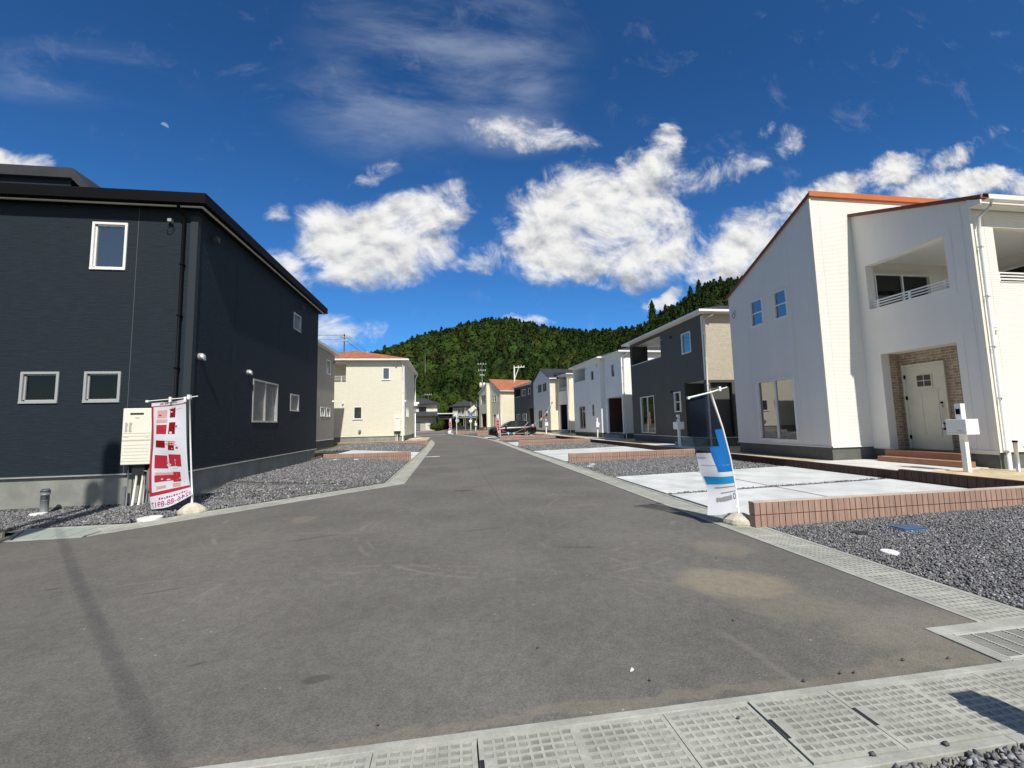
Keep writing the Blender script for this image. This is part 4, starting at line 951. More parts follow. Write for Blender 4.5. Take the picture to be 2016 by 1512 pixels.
mb = MB(); mb.prism([(1.305, 0, 7.77), (1.305, -3.22, 7.77 - 3.22 * s2_), (1.305, -3.22, 7.77 - 3.22 * s2_ + .08), (1.305, 0, 7.85)], (.022, 0, 0)); mb.build('rake_trim', M_RAKE, T)
mb = MB(); mb.box(1.40, 7.4, -3.235, -3.21, 6.655, 6.70); mb.build('roof_sheet', M_BLACK, T)
mb = MB(); mb.box(1.34, 7.4, -3.15, -2.93, 6.48, 6.60); mb.prism([(1.342, -2.93, 6.5), (1.342, -3.18, 6.5), (1.342, -3.18, 6.58), (1.342, -2.93, 6.69)], (.05, 0, 0)); mb.build('soffit', M_WPAINT, T)
gutter(T, (1.42, -3.19, 6.54), (7.4, -3.19, 6.54), s=.11)
downpipe(T, [(1.58, -3.24, 6.52), (1.58, -3.20, 6.40), (1.50, -3.02, 6.22), (1.50, -2.99, 5.9), (1.50, -2.99, .2)], M_WHITE, .038)
mb = MB(); obox(mb, B0, 'F', .22, .38, 3.58, 3.76, 0, .06); obox(mb, B0, 'F', .2, .36, 3.50, 3.56, 0, .08); mb.build('outlet_box', M_WHITE, T)
ring_cable(T, A0, 'L', 3.72, 5.55)
T = thing('water_tap_post', 'stainless tap post with black cap by the white house downpipe', 'tap', (12.22, 7.6, .25))
mb = MB(); mb.tube([(0, 0, 0), (0, 0, .68)], .035, 14); mb.build('post', M_ALU, T, smooth=True)
mb = MB(); mb.tube([(0, 0, .68), (0, 0, .72)], .045, 14); mb.build('cap', M_BLACK, T); mb = MB(); mb.tube([(0, -.02, .6), (.1, -.06, .6), (.13, -.07, .55)], .012, 8); mb.build('tap', M_ALU, T)
mb = MB(); mb.box(12.35, 13.5, 7.1, 7.55, .2, .36); o = mb.build('air_conditioner_pad', M_KERB, bevel=.01); tag(o, 'pale concrete pad on the yellow soil beside the white downpipe', 'concrete pad')
def letterbox(x, y, z, th, label, s=1.0, dark=False):
    T = thing('letterbox_post', label, 'letterbox', (x, y, z), th, 'white letterbox posts of the new houses')
    mb = MB(); mb.box(-.05, .05, -.05, .05, 0, 1.5); mb.build('post', M_WHITE, T, bevel=.006)
    mb = MB(); mb.box(-.17, .17, -.19, .19, .82, 1.16); mb.build('letter_box', M_WHITE, T, bevel=.008)
    mb = MB(); mb.box(-.172, -.170, -.10, -.02, .90, .915); mb.box(-.172, -.17, -.18, .18, .865, .869); mb.build('slot', mat('slot_grey', (.35, .35, .34), .6), T)
    mb = MB(); mb.box(-.068, .052, -.06, .06, 1.17, 1.505); mb.build('doorphone_housing', M_WHITE, T, bevel=.005)
    mb = MB(); mb.box(-.074, -.068, -.04, .04, 1.27, 1.39); mb.build('doorphone', M_BLACK, T); return T
letterbox(11.25, 7.85, .30, 0, 'white letterbox post standing before the porch of the large white house')
letterbox(10.6, 18.5, .33, 0, 'white letterbox post in front of the dark grey house')
letterbox(10.75, 30.0, .36, 3, 'white letterbox post in front of the bright white house porch')
letterbox(9.9, 43.2, .47, 7, 'white letterbox post in front of the gabled house porch')
letterbox(3.6, 61.0, .60, 18, 'small white letterbox post before the terracotta-roofed cream house')

# ------------------------------------------------------------------ dark grey house
def hip(T, x0, x1, y0, y1, z, ov, pitch, mat_, th=.05, fm=M_WHITE, name='roof'):
    a, b, c, d = x0 - ov, x1 + ov, y0 - ov, y1 + ov; w_, l_ = b - a, d - c; h = min(w_, l_) / 2; zp = z + h * pitch
    if w_ >= l_: r0, r1 = (a + h, (c + d) / 2, zp), (b - h, (c + d) / 2, zp)
    else: r0, r1 = ((a + b) / 2, c + h, zp), ((a + b) / 2, d - h, zp)
    A, B, C_, D_ = (a, c, z), (b, c, z), (b, d, z), (a, d, z); mb = MB()
    if w_ >= l_: mb.face([A, B, r1, r0]); mb.face([B, C_, r1]); mb.face([C_, D_, r0, r1]); mb.face([D_, A, r0])
    else: mb.face([A, B, r0]); mb.face([B, C_, r1, r0]); mb.face([C_, D_, r1]); mb.face([D_, A, r0, r1])
    mb.face([(p[0], p[1], z - .01) for p in (A, B, C_, D_)])
    o = mb.build(name, mat_, T)
    mb = MB()
    mb.box(a + .02, b - .02, c + .02, d - .02, z - .16, z - .13)
    mb.build('soffit', M_WPAINT, T)
    mb = MB()
    mb.box(a, b, c, c + .02, z - .16, z - .012); mb.box(a, b, d - .02, d, z - .16, z - .012); mb.box(a, a + .02, c + .02, d - .02, z - .16, z - .012); mb.box(b - .02, b, c + .02, d - .02, z - .16, z - .012)
    mb.build('fascia', fm, T)
    g = .08
    mb = MB(); mb.box(a - g, a - .002, c - g, d + g, z - .14, z - .05); mb.box(a - .0, b + g, c - g, c - .002, z - .14, z - .05); mb.build('gutter', fm, T)
    return o
T = thing('grey_house', 'graphite grey house with open corner balcony and beige stone front', 'house', (11.9, 18.1, 0))
A0 = (0, 0, 0)
aw = [(5.2, 7.02, .83, 3.06, 'slide'), (2.27, 2.95, 2.0, 3.06, 'hung'), (1.06, 1.9, 4.93, 6.0, 'fix')]
bal = (4.11, 8.0, 5.18, 6.42); por = (.2, 1.87, .74, 3.43)
mb = MB(); panel(mb, A0, 'L', 8.2, .74, [(0, 6.6), (8.2, 6.6)], wh(aw) + [bal, por], .12)
panel(mb, A0, 'F', 7, 3.42, [(0, 6.6), (7, 6.6)], [], .1, mi=1); panel(mb, A0, 'F', 7, .74, [(0, 3.42), (7, 3.42)], [(.2, 1.3, .75, 3.3), (2.3, 3.4, .9, 3.2)], .12)
mb.face([(1.25, 8.2, .7), (7, 8.2, .7), (7, 8.2, 5.18), (1.25, 8.2, 5.18)]); mb.face([(0, 8.2, .7), (1.25, 8.2, .7), (1.25, 8.2, 6.6), (0, 8.2, 6.6)]); mb.face([(4, 8.2, 5.18), (7, 8.2, 5.18), (7, 8.2, 6.6), (4, 8.2, 6.6)])
mb.face([(7, 0, .7), (7, 8.2, .7), (7, 8.2, 6.6), (7, 0, 6.6)])
mb.face([(.12, 4.0, 5.0), (4, 4.0, 5.0), (4, 4.0, 6.6), (.12, 4.0, 6.6)]); mb.face([(4, 4.0, 4.2), (4, 8.2, 4.2), (4, 8.2, 6.6), (4, 4.0, 6.6)]); mb.face([(.1, 4, 4.6), (4, 4, 4.6), (4, 8.2, 4.6), (.1, 8.2, 4.6)]); mb.face([(0.12, 8.1, 4.6), (1.2, 8.1, 4.6), (1.2, 8.1, 6.6), (.12, 8.1, 6.6)]); mb.face([(.12, 4.11, 6.5), (4, 4.11, 6.5), (4, 8.1, 6.5), (.12, 8.1, 6.5)], 2)
recess(mb, A0, 'L', .2, 1.87, .74, 3.43, 1.3, .12, 0, 2, 0, 0)
mb.build('wall', [S_GREY, S_BEIGE, M_WPAINT], T)
found(T, [(0, 7, 0, 8.2)], .1, .70, M_FDARK)
for w_ in aw: window(T, A0, 'L', *w_[:4], w_[4], M_WHITE, M_GLASSR)
window(T, A0, 'F', 2.3, 3.4, .9, 3.2, 'fix', mat('dark_bronze_frame', (.05, .05, .05), .5), M_GLASS)
mb = MB(); obox(mb, A0, 'L', bal[0], bal[1], 5.17, 5.21, -.12, .02); mb.build('parapet_cap', M_WHITE, T)
mb = MB(); mb.box(1.24, 1.29, .4, 1.6, .76, 3.2); dr = mb.build('door', M_DOORD, T); mb = MB(); mb.tube([(1.2, .6, 1.4), (1.2, .6, 2.2)], .015, 8); mb.build('handle', M_ALU, dr)
mb = MB(); mb.box(-.35, 1.2, .25, 1.8, .2, .68); mb.box(-.7, -.352, .2, 1.9, .2, .50); mb.build('porch_step', M_KERB, T)
mb = MB(); mb.box(-.02, .05, -.022, -.001, 3.43, 6.5); mb.box(-.022, -.001, -.022, .11, 3.43, 6.5); mb.build('corner_trim', M_CREAMP, T)
hip(T, 0, 7, 0, 8.2, 6.75, .33, .34, M_ROOFD)
downpipe(T, [(.35, -.36, 6.62), (.35, -.33, 6.48), (.02, -.12, 6.30), (.0, -.07, 3.4), (.0, -.07, .3)], M_WHITE, .036)
vent_hood(T, A0, 'L', 2.9, 6.05, .06, mat('dark_vent', (.06, .065, .07))); vent_hood(T, A0, 'L', 3.1, 3.1, .05, mat('dark_vent', (.06, .065, .07))); ring_cable(T, A0, 'L', 3.85, 5.95)

# ------------------------------------------------------------------ bright white house
T = thing('bright_white_house', 'bright white house with brown porch between the grey and gabled houses', 'house', (12.0, 32.4, 0), 2.8)
A0 = (0, 0, 0); B0 = (.38, -3.1, 0)
aw = [(3.52, 5.0, .95, 2.99, 'slide'), (1.42, 1.89, 2.05, 3.04, 'hung'), (1.3, 1.89, 5.08, 5.86, 'fix')]; bw_ = [(1.2, 1.72, 5.0, 5.95, 'fix')]
bal = (3.27, 6.1, 5.30, 6.48); por = (.18, 2.72, .62, 3.42)
mb = MB(); panel(mb, A0, 'L', 6.4, .72, [(0, 6.68), (6.4, 6.68)], wh(aw) + [bal]); panel(mb, A0, 'F', .4, .72, [(0, 6.68), (.4, 6.68)])
panel(mb, B0, 'L', 3.1, .72, [(0, 6.68), (3.1, 6.68)], wh(bw_) + [por]); panel(mb, B0, 'F', 6.6, .72, [(0, 6.68), (6.6, 6.68)])
mb.face([(0, 6.4, .7), (7, 6.4, .7), (7, 6.4, 6.68), (0, 6.4, 6.68)]); mb.face([(7, -3.1, .7), (7, 6.4, .7), (7, 6.4, 6.68), (7, -3.1, 6.68)])
recess(mb, A0, 'L', *bal[:2], 4.6, 6.5, 2.0); recess(mb, B0, 'L', por[0], por[1], .55, por[3], 1.3, .12, 1, 2, 3, 1)
mb.build('wall', [S_WHITE, S_BROWN, M_WPAINT, M_KERB], T)
found(T, [(0, 7, 0, 6.4), (.38, 7, -3.1, 0.0)], .1, .69, M_FDARK)
for w_ in aw: window(T, A0, 'L', *w_[:4], w_[4], M_BEIGE, M_GLASSR)
for w_ in bw_: window(T, B0, 'L', *w_[:4], w_[4], M_BEIGE, M_GLASSR)
mb = MB(); mb.box(1.6, 1.65, -2.4, -1.4, .62, 3.0); dr = mb.build('door', M_DOORB, T); mb = MB(); mb.tube([(1.56, -2.2, 1.2), (1.56, -2.2, 2.0)], .015, 8); mb.build('handle', M_ALU, dr)
mb = MB(); mb.box(.0, .378, -3.0, -.4, .2, .58); mb.build('porch_step', M_KERB, T)
hip(T, 0, 7, 0, 6.4, 6.82, .26, .32, M_ROOFD); hip(T, .38, 7, -3.1, 1.0, 6.80, .26, .32, M_ROOFD, name='front_roof')
downpipe(T, [(.75, -3.36, 6.7), (.75, -3.34, 6.55), (.52, -3.18, 6.3), (.5, -3.17, .3)], M_WHITE, .036)
vent_hood(T, A0, 'L', 2.9, 6.2, .06, M_ALU); vent_hood(T, A0, 'L', 2.3, 3.2, .05, M_ALU); ring_cable(T, A0, 'L', .5, 6.15)

# ------------------------------------------------------------------ gabled white house
T = thing('gabled_house', 'pale house with dark gabled roof and dark porch behind the black car', 'house', (11.13, 46.1, 0), 7)
B0 = (.95, -2.85, 0)
aw = [(2.84, 4.12, .98, 3.09, 'slide'), (.94, 1.56, 2.3, 3.1, 'fix'), (2.78, 4.14, 5.2, 6.2, 'slide'), (1.09, 2.36, 5.2, 6.2, 'slide')]
bal = (.35, 2.55, 5.03, 6.60); por = (.35, 2.35, .75, 3.55)
mb = MB(); panel(mb, A0, 'L', 5.9, .80, [(0, 6.68), (2.95, 7.98), (5.9, 6.68)], wh(aw), mi=0); panel(mb, A0, 'F', 1.0, .80, [(0, 6.68), (1.0, 6.68)], mi=1)
panel(mb, B0, 'L', 2.85, .80, [(0, 6.72), (2.85, 6.72)], [bal, por]); panel(mb, B0, 'F', 6, .80, [(0, 6.72), (6, 6.72)], mi=1)
mb.face([(0, 5.9, .7), (7, 5.9, .7), (7, 5.9, 6.68), (0, 5.9, 6.68)]); mb.face([(7, -2.85, .7), (7, 5.9, .7), (7, 5.9, 6.7), (7, -2.85, 6.7)])
recess(mb, B0, 'L', *bal[:2], 4.5, 6.62, 2.2); recess(mb, B0, 'L', por[0], por[1], .7, por[3], 1.3, .12, 2, 1, 0, 2)
mb.build('wall', [S_STUC, S_CREAM2, S_DARK], T)
found(T, [(0, 7, 0, 5.9), (.95, 7, -2.85, 0)], .2, .77, M_FDARK)
for w_ in aw: window(T, A0, 'L', *w_[:4], w_[4], M_BEIGE, M_GLASS)
railing(T, B0, 'L', bal[0], bal[1], 5.03, 5.4)
mb = MB(); mb.box(2.1, 2.15, -2.2, -1.2, .8, 3.2); dr = mb.build('door', M_DOORD, T); mb = MB(); mb.tube([(2.06, -2.0, 1.3), (2.06, -2.0, 2.1)], .015, 8); mb.build('handle', M_ALU, dr)
mb = MB(); mb.box(.5, .948, -2.75, -.35, .3, .68); mb.build('porch_step', M_KERB, T)
mb = MB(); sl_ = 1.30 / 2.95
mb.prism([(-.2, -.35, 6.69 - .35 * sl_), (-.2, 2.95, 6.69 + 2.95 * sl_), (-.2, 2.95, 6.77 + 2.95 * sl_), (-.2, -.35, 6.77 - .35 * sl_)], (7.6, 0, 0)); mb.prism([(-.2, 6.2, 6.69 - .3 * sl_), (-.2, 6.2, 6.77 - .3 * sl_), (-.2, 2.951, 6.77 + 2.95 * sl_), (-.2, 2.951, 6.69 + 2.95 * sl_)], (7.6, 0, 0))
mb.prism([(.7, -3.15, 6.80), (7.2, -3.15, 6.80), (7.2, .6, 7.6), (.7, .6, 7.2)], (0, 0, .06)); mb.build('roof', M_ROOFD, T)
mb = MB(); mb.box(.68, 7.3, -3.2, -2.9, 6.70, 6.79); mb.box(.68, .75, -2.9, -.3, 6.70, 6.79); mb.box(-.2, .68, -.42, -.3, 6.50, 6.60); mb.build('gutter', M_WHITE, T)
mb = MB(); mb.box(.75, 7.2, -2.9, .0, 6.73, 6.76); mb.build('soffit', M_WPAINT, T)
downpipe(T, [(1.3, -3.12, 6.7), (1.3, -3.1, 6.5), (1.05, -2.93, 6.3), (1.05, -2.93, .4)], M_WHITE, .04)

# ------------------------------------------------------------------ second dark house behind the car
T = thing('dark_grey_house', 'dark grey house with white-framed windows right behind the black car', 'house', (11.6, 57.5, .1), 12)
aw = [(5.5, 6.9, 1.0, 2.9, 'slide'), (3.0, 4.4, 1.0, 2.9, 'slide'), (3.0, 4.5, 5.5, 6.5, 'slide'), (1.2, 2.0, 5.6, 6.5, 'fix')]; bal = (5.3, 7.7, 5.5, 6.75); por = (.25, 1.9, .8, 3.6)
mb = MB(); panel(mb, A0, 'L', 7.9, .8, [(0, 7.0), (7.9, 7.0)], wh(aw) + [bal, por]); panel(mb, A0, 'F', 7, .8, [(0, 7.0), (7, 7.0)], [(.9, 2.0, 1.2, 2.6)], mi=0)
recess(mb, A0, 'L', *bal[:2], 5.0, 6.8, 2.0); recess(mb, A0, 'L', *por[:2], .75, 3.6, 1.2)
mb.face([(0, 7.9, .7), (7, 7.9, .7), (7, 7.9, 7), (0, 7.9, 7)]); mb.face([(7, 0, .7), (7, 7.9, .7), (7, 7.9, 7), (7, 0, 7)]); mb.build('wall', S_GREY, T)
found(T, [(0, 7, 0, 7.9)], .3, .77, M_FDARK)
for w_ in aw: window(T, A0, 'L', *w_[:4], w_[4], M_WHITE, M_GLASS, .07)
window(T, A0, 'F', .9, 2.0, 1.2, 2.6, 'fix', M_DARKP, M_GLASS)
mb = MB(); obox(mb, A0, 'L', bal[0], bal[1], 5.5, 5.56, -.12, .02); mb.build('parapet_cap', M_WHITE, T)
mb = MB(); mb.box(1.1, 1.15, .5, 1.5, .8, 3.1); mb.build('door', M_DOORD, T)
hip(T, 0, 7, 0, 7.9, 7.16, .3, .3, M_ROOFD); downpipe(T, [(.1, -.33, 7.0), (.05, -.08, 6.7), (.05, -.08, .5)], M_WHITE, .045)

# ------------------------------------------------------------------ cream house with terracotta roof, far right row
T = thing('cream_gabled_house', 'cream house with steep terracotta roof at the far end of the right row', 'house', (8.3, 70.0, .08), 18)
B1 = (-.62, 4.3, 0)
bw_ = [(2.5, 3.3, 5.3, 6.5, 'hung'), (1.55, 2.3, 5.3, 6.5, 'hung'), (1.5, 2.9, 1.1, 3.2, 'slide')]; bal = (.5, 2.7, 5.1, 6.7); por = (.3, 2.5, .95, 3.4)
mb = MB(); panel(mb, A0, 'L', 4.3, 1.0, [(0, 7.15), (4.3, 9.35)], wh(bw_)); panel(mb, A0, 'F', 8, 1.0, [(0, 7.15), (8, 7.15)], mi=1)
panel(mb, B1, 'L', 3.6, 1.0, [(0, 8.6), (3.6, 7.1)], [bal, por]); panel(mb, B1, 'F', .65, 1.0, [(0, 8.7), (.65, 8.7)], mi=1)
recess(mb, B1, 'L', *bal[:2], 5.1, 6.7, 1.4); recess(mb, B1, 'L', *por[:2], .95, 3.4, 1.2, .12, 2, 1, 2, 2)
mb.face([(-.62, 7.9, .8), (8, 7.9, .8), (8, 7.9, 7.1), (-.62, 7.9, 7.1)]); mb.face([(8, 0, .8), (8, 7.9, .8), (8, 7.9, 7.1), (8, 4.3, 9.3), (8, 0, 7.1)]); mb.build('wall', [S_CREAM2, S_CREAM2, S_BROWN], T)
found(T, [(0, 8, 0, 4.3), (-.62, 8, 4.3, 7.9)], .3, .97, M_CONC, M_BEIGE)
for w_ in bw_: window(T, A0, 'L', *w_[:4], w_[4], M_CREAMP, M_GLASS, .08)
railing(T, B1, 'L', *bal[:2], 5.1, 5.5)
mb = MB(); mb.prism([(-.15, -.35, 7.0), (-.15, 4.3, 9.38), (-.15, 4.3, 9.46), (-.15, -.35, 7.08)], (8.4, 0, 0)); mb.prism([(-.15, 8.3, 7.35), (-.15, 8.3, 7.43), (-.15, 4.302, 9.46), (-.15, 4.302, 9.38)], (8.4, 0, 0)); mb.build('roof', M_ROOFO, T)
mb = MB(); mb.prism([(-.78, 4.2, 8.66), (-.78, 8.2, 7.0), (-.78, 8.2, 7.08), (-.78, 4.2, 8.74)], (.62, 0, 0)); mb.box(-.15, 8.3, -.46, -.36, 6.95, 7.06); mb.build('gutter', M_WHITE, T)
downpipe(T, [(.2, -.42, 6.95), (.1, -.09, 6.6), (.1, -.09, .9)], M_WHITE, .05)
mb = MB(); mb.box(-.2, .2, 5.0, 6.6, .6, .93); mb.box(-1.1, -.65, 4.6, 7, .5, .93); mb.build('porch_step', M_STEP, T)

# ------------------------------------------------------------------ taupe house, left
T = thing('taupe_house', 'taupe stone-clad house mostly hidden behind the dark house', 'house', (-8.45, 24.5, 0))
rw = [(5.95, 6.98, 5.37, 6.35, 'fix'), (4.78, 5.68, 2.36, 3.0, 'slide'), (6.08, 7.0, 2.36, 3.0, 'slide')]
mb = MB(); panel(mb, A0, 'R', 8.05, .80, [(0, 6.95), (8.05, 6.95)], wh(rw)); panel(mb, (-8, 0, 0), 'F', 8, .80, [(0, 6.95), (8, 6.95)])
mb.face([(-8, 8.05, .7), (0, 8.05, .7), (0, 8.05, 6.95), (-8, 8.05, 6.95)]); mb.build('wall', S_TAUPE, T)
found(T, [(-8, 0, 0, 8.05)], .05, .77, M_FDARK)
for w_ in rw: window(T, A0, 'R', *w_[:4], w_[4], M_WHITE, M_FROST)
hip(T, -8, 0, 0, 8.05, 7.12, .33, .33, M_ROOFD); vent_hood(T, A0, 'R', 7.6, 3.5, .07, M_WHITE); vent_hood(T, A0, 'R', 7.75, 6.4, .07, M_PVC)

# ------------------------------------------------------------------ cream hipped house, left
T = thing('cream_hipped_house', 'cream tiled house with low terracotta hipped roof on the left side', 'house', (-3.8, 36.2, 0))
FO = (-10, 0, 0)
fw_ = [(5.95, 6.60, 2.27, 3.28, 'fix'), (8.25, 8.80, 5.52, 6.52, 'fix')]; bal = (1.5, 5.3, 5.35, 7.05)
rw = [(1.5, 1.95, 2.4, 3.2, 'fix'), (2.25, 2.7, 2.4, 3.2, 'fix'), (3.15, 3.65, 2.4, 3.2, 'fix'), (6.2, 6.6, 4.6, 5.4, 'fix')]
mb = MB(); panel(mb, FO, 'F', 10, .84, [(0, 7.08), (10, 7.08)], wh(fw_) + [bal]); panel(mb, A0, 'R', 9.9, .84, [(0, 7.08), (9.9, 7.08)], wh(rw))
recess(mb, FO, 'F', *bal[:2], 4.6, 7.06, 1.8, .12, 0, 1, 0, 0); mb.face([(-10, 9.9, .8), (0, 9.9, .8), (0, 9.9, 7.05), (-10, 9.9, 7.05)]); mb.face([(-10, 0, .8), (-10, 9.9, .8), (-10, 9.9, 7.05), (-10, 0, 7.05)])
mb.build('wall', [S_CREAM, M_WPAINT], T)
found(T, [(-10, 0, 0, 9.9)], .1, .81, M_CONC, M_BEIGE)
for w_ in fw_: window(T, FO, 'F', *w_[:4], w_[4], M_WHITE, M_GLASSR)
for w_ in rw: window(T, A0, 'R', *w_[:4], w_[4], M_WHITE, M_GLASS)
mb = MB()
for w_ in fw_: obox(mb, FO, 'F', w_[0] - .08, w_[1] + .08, w_[2] - .05, w_[2] - .005, 0, .07)
mb.build('window_sill', M_WHITE, T)
railing(T, FO, 'F', *bal[:2], 5.35, 5.85, -.1, posts=(.05, .5, .9)); 
hip(T, -10, 0, 0, 9.9, 7.25, .36, .30, M_ROOFO)
mb = MB(); mb.prism([(-5.6, 7.0, 8.0), (-4.0, 7.0, 8.0), (-4.0, 7.0, 8.6), (-4.3, 7.0, 9.1), (-5.6, 7.0, 8.7)], (0, 2, 0)); mb.build('roof_dormer', M_WPAINT, T)
mb = MB(); mb.box(-.03, .02, -.025, -.002, .85, 7.0); mb.build('corner_trim', M_WHITE, T)
downpipe(T, [(-.15, -.36, 7.1), (-.12, -.09, 6.8), (-.12, -.09, .3)], M_WHITE, .05); downpipe(T, [(.38, 9.7, 7.1), (.12, 9.7, 6.5), (.12, 9.7, .4)], M_WHITE, .06)
mb = MB(); mb.box(.05, .55, 9.2, 9.9, 3.9, 4.1); mb.box(.05, .4, 9.0, 9.7, 3.7, 3.9); mb.build('side_eave', M_WHITE, T)
vent_hood(T, FO, 'F', 9.35, 6.7, .08, M_PVC); vent_hood(T, FO, 'F', 6.45, 1.25, .12, M_PVC); vent_hood(T, FO, 'F', 5.1, 3.6, .08, M_WHITE); vent_hood(T, A0, 'R', .35, 3.7, .07, M_WHITE)
T = thing('water_heater', 'small cream water heater on the cream hipped house front', 'water heater', (-4.33, 36.18, 1.2))
mb = MB(); mb.box(-.27, .27, -.24, 0, 0, 1.15); mb.build('casing', M_CREAMP, T, bevel=.01)
mb = MB(); mb.box(-.13, .13, -.245, -.238, 1.03, 1.07); mb.box(-.26, .26, -.243, -.238, .48, .49); mb.build('exhaust_slot', mat('seam_grey', (.3, .29, .25)), T)
mb = MB(); mb.box(-.22, .22, -.2, -.02, -.2, -.002); mb.build('pipe_cover', M_DARKP, T)
for dx in (-.12, 0, .1): mb = MB(); mb.tube([(dx, -.12, 0), (dx, -.12, -.8)], .025, 8); mb.build('supply_pipe', M_WHITE if dx < .1 else M_BLACK, T)
mb = MB(); mb.box(-6.6, -1.97, 35.33, 36.1, .0, .40); mb.box(-3.7, -1.97, 36.1, 44, .0, .40); o = mb.build('soil', M_SAND); struct(o, 'yellow soil strip beside the cream hipped house')
random.seed(5)
for i, l in enumerate(('pale rock on the yellow soil, nearest the house corner', 'flat pale rock on the yellow soil by the house', 'pale rock near the white downpipe')):
    mb = MB(); mb.lathe([(.30, 0), (.34, .08), (.2, .2), (.05, .24)], (0, 0, 0), 8); o = mb.build('rock', M_STONEB); o.location = (-3.2 + .25 * i, 37.2 + 1.1 * i, .39); o.scale = (1.3, .8, .7 - .1 * i); tag(o, l, 'rock', 'rocks on the soil by the cream house')
#SPLIT2
# ------------------------------------------------------------------ old houses across the through street
M_PLAST = mat('old_plaster', (.46, .43, .36), .85, .15, noise=(1.5, .12)); M_KAWARA = mat('grey_roof_tiles', (.045, .046, .05), .6, .35, noise=(2, .2), bump=(9, .6, (6, 1, 1)))
M_PW = mat('white_plaster', (.70, .69, .64), .85, .15, noise=(1.5, .06)); M_WOODD = mat('dark_timber', (.05, .035, .025), .8, .2)
T = thing('old_tiled_house', 'old two-storey house with grey tiled hipped roofs behind the street junction', 'house', (-5.6, 88, .45))
mb = MB(); mb.box(-4.4, 2.75, 0, 7, 0, 2.9); mb.box(-4.2, 2.9, 1.2, 6.5, 4.0, 5.45); mb.build('wall', M_PLAST, T)
mb = MB(); mb.box(-4.2, 2.95, 1.14, 1.19, 3.4, 4.5); mb.box(-4.0, -2.6, -.06, -.01, .3, 1.8); mb.box(.6, 1.4, -.06, -.01, .2, 1.9); mb.build('white_wall', M_PW, T)
hip(T, -5.4, 5.0, -.6, 8, 3.1, .5, .42, M_KAWARA, fm=M_DARKP); hip(T, -4.4, 3.0, 1.0, 6.7, 5.65, .45, .42, M_KAWARA, fm=M_DARKP, name='upper_roof')
window(T, (0, 1.06, 0), 'F', -.8, .7, 4.1, 5.0, 'slide', M_DARKP, M_GLASS); window(T, (0, -.14, 0), 'F', -3.5, -1.9, .3, 2.1, 'slide', M_ALU, M_FROST, name='sliding_door'); window(T, (0, -.14, 0), 'F', -1.8, -.4, .3, 2.1, 'slide', M_ALU, M_FROST, name='sliding_door')
mb = MB(); mb.box(2.8, 6.2, 0, 4, .0, .1); mb.box(3.0, 6.0, 2.5, 2.6, 0, 2.4); 
for x in (2.9, 4.4, 6.1): mb.box(x, x + .15, 0, .15, 0, 2.6)
mb.build('timber_porch', M_WOODD, T); mb = MB(); mb.box(3.2, 6.3, -.4, .2, 2.35, 2.55); mb.build('sign_board', M_PW, T)
T = thing('old_tiled_house', 'grey tiled old house with white washing, right of the junction at the hill foot', 'house', (3.2, 100, .45))
mb = MB(); mb.box(-2.6, 3.2, 0, 6, 0, 5.2); mb.build('wall', M_PLAST, T); hip(T, -2.8, 3.4, -.2, 6.2, 5.55, .6, .42, M_KAWARA, fm=M_DARKP)
window(T, (0, -.08, 0), 'F', -1.5, .2, 3.6, 5.0, 'slide', M_WHITE, M_GLASS); window(T, (0, -.08, 0), 'F', .8, 2.6, 3.6, 5.0, 'slide', M_WHITE, M_GLASS)
mb = MB(); mb.box(-3.0, 6.0, -3.0, -.2, 2.9, 3.05); mb.build('veranda_roof', M_KAWARA, T); railing(T, (-2.4, -1.0, 0), 'F', 0, 5.2, 3.1, 3.9, 0, 4, (.02, .25, .5, .75, .98))
T = thing('carport', 'flat white-edged carport roof on dark posts beside the old tiled house', 'carport', (-.2, 84, .45))
mb = MB(); mb.box(-2.3, 1.6, 0, 5, 3.35, 3.5); mb.build('roof', M_WHITE, T)
for x in (-2.1, 1.4): mb = MB(); mb.box(x - .06, x + .06, .1, .22, 0, 3.35); mb.build('post', M_DARKP, T)
T = thing('carport', 'long low grey carport with slim posts in front of the far tiled house', 'carport', (3.6, 86, .45))
mb = MB(); mb.box(-2.6, 3.6, 0, 4, 2.5, 2.62); mb.build('roof', M_STEEL, T)
for x in (-2.4, -.9, .8, 3.4): mb = MB(); mb.box(x - .05, x + .05, .1, .2, 0, 2.5); mb.build('post', M_STEEL, T)
mb = MB(); mb.box(-.4, 5.2, 0, .12, 0, .9); o = mb.build('boundary_wall', M_DARKP); o.location = (1.6, 83.5, .45); tag(o, 'low dark boundary wall below the grey carport', 'wall')
T = thing('grey_storage_shed', 'low dark-roofed shed beside the carports at the junction', 'shed', (9.0, 84, .45))
mb = MB(); mb.box(-3.0, 2, 0, 5, 0, 2.6); mb.build('wall', M_PLAST, T); hip(T, -3.0, 2, 0, 5, 2.8, .5, .4, M_KAWARA, fm=M_DARKP)
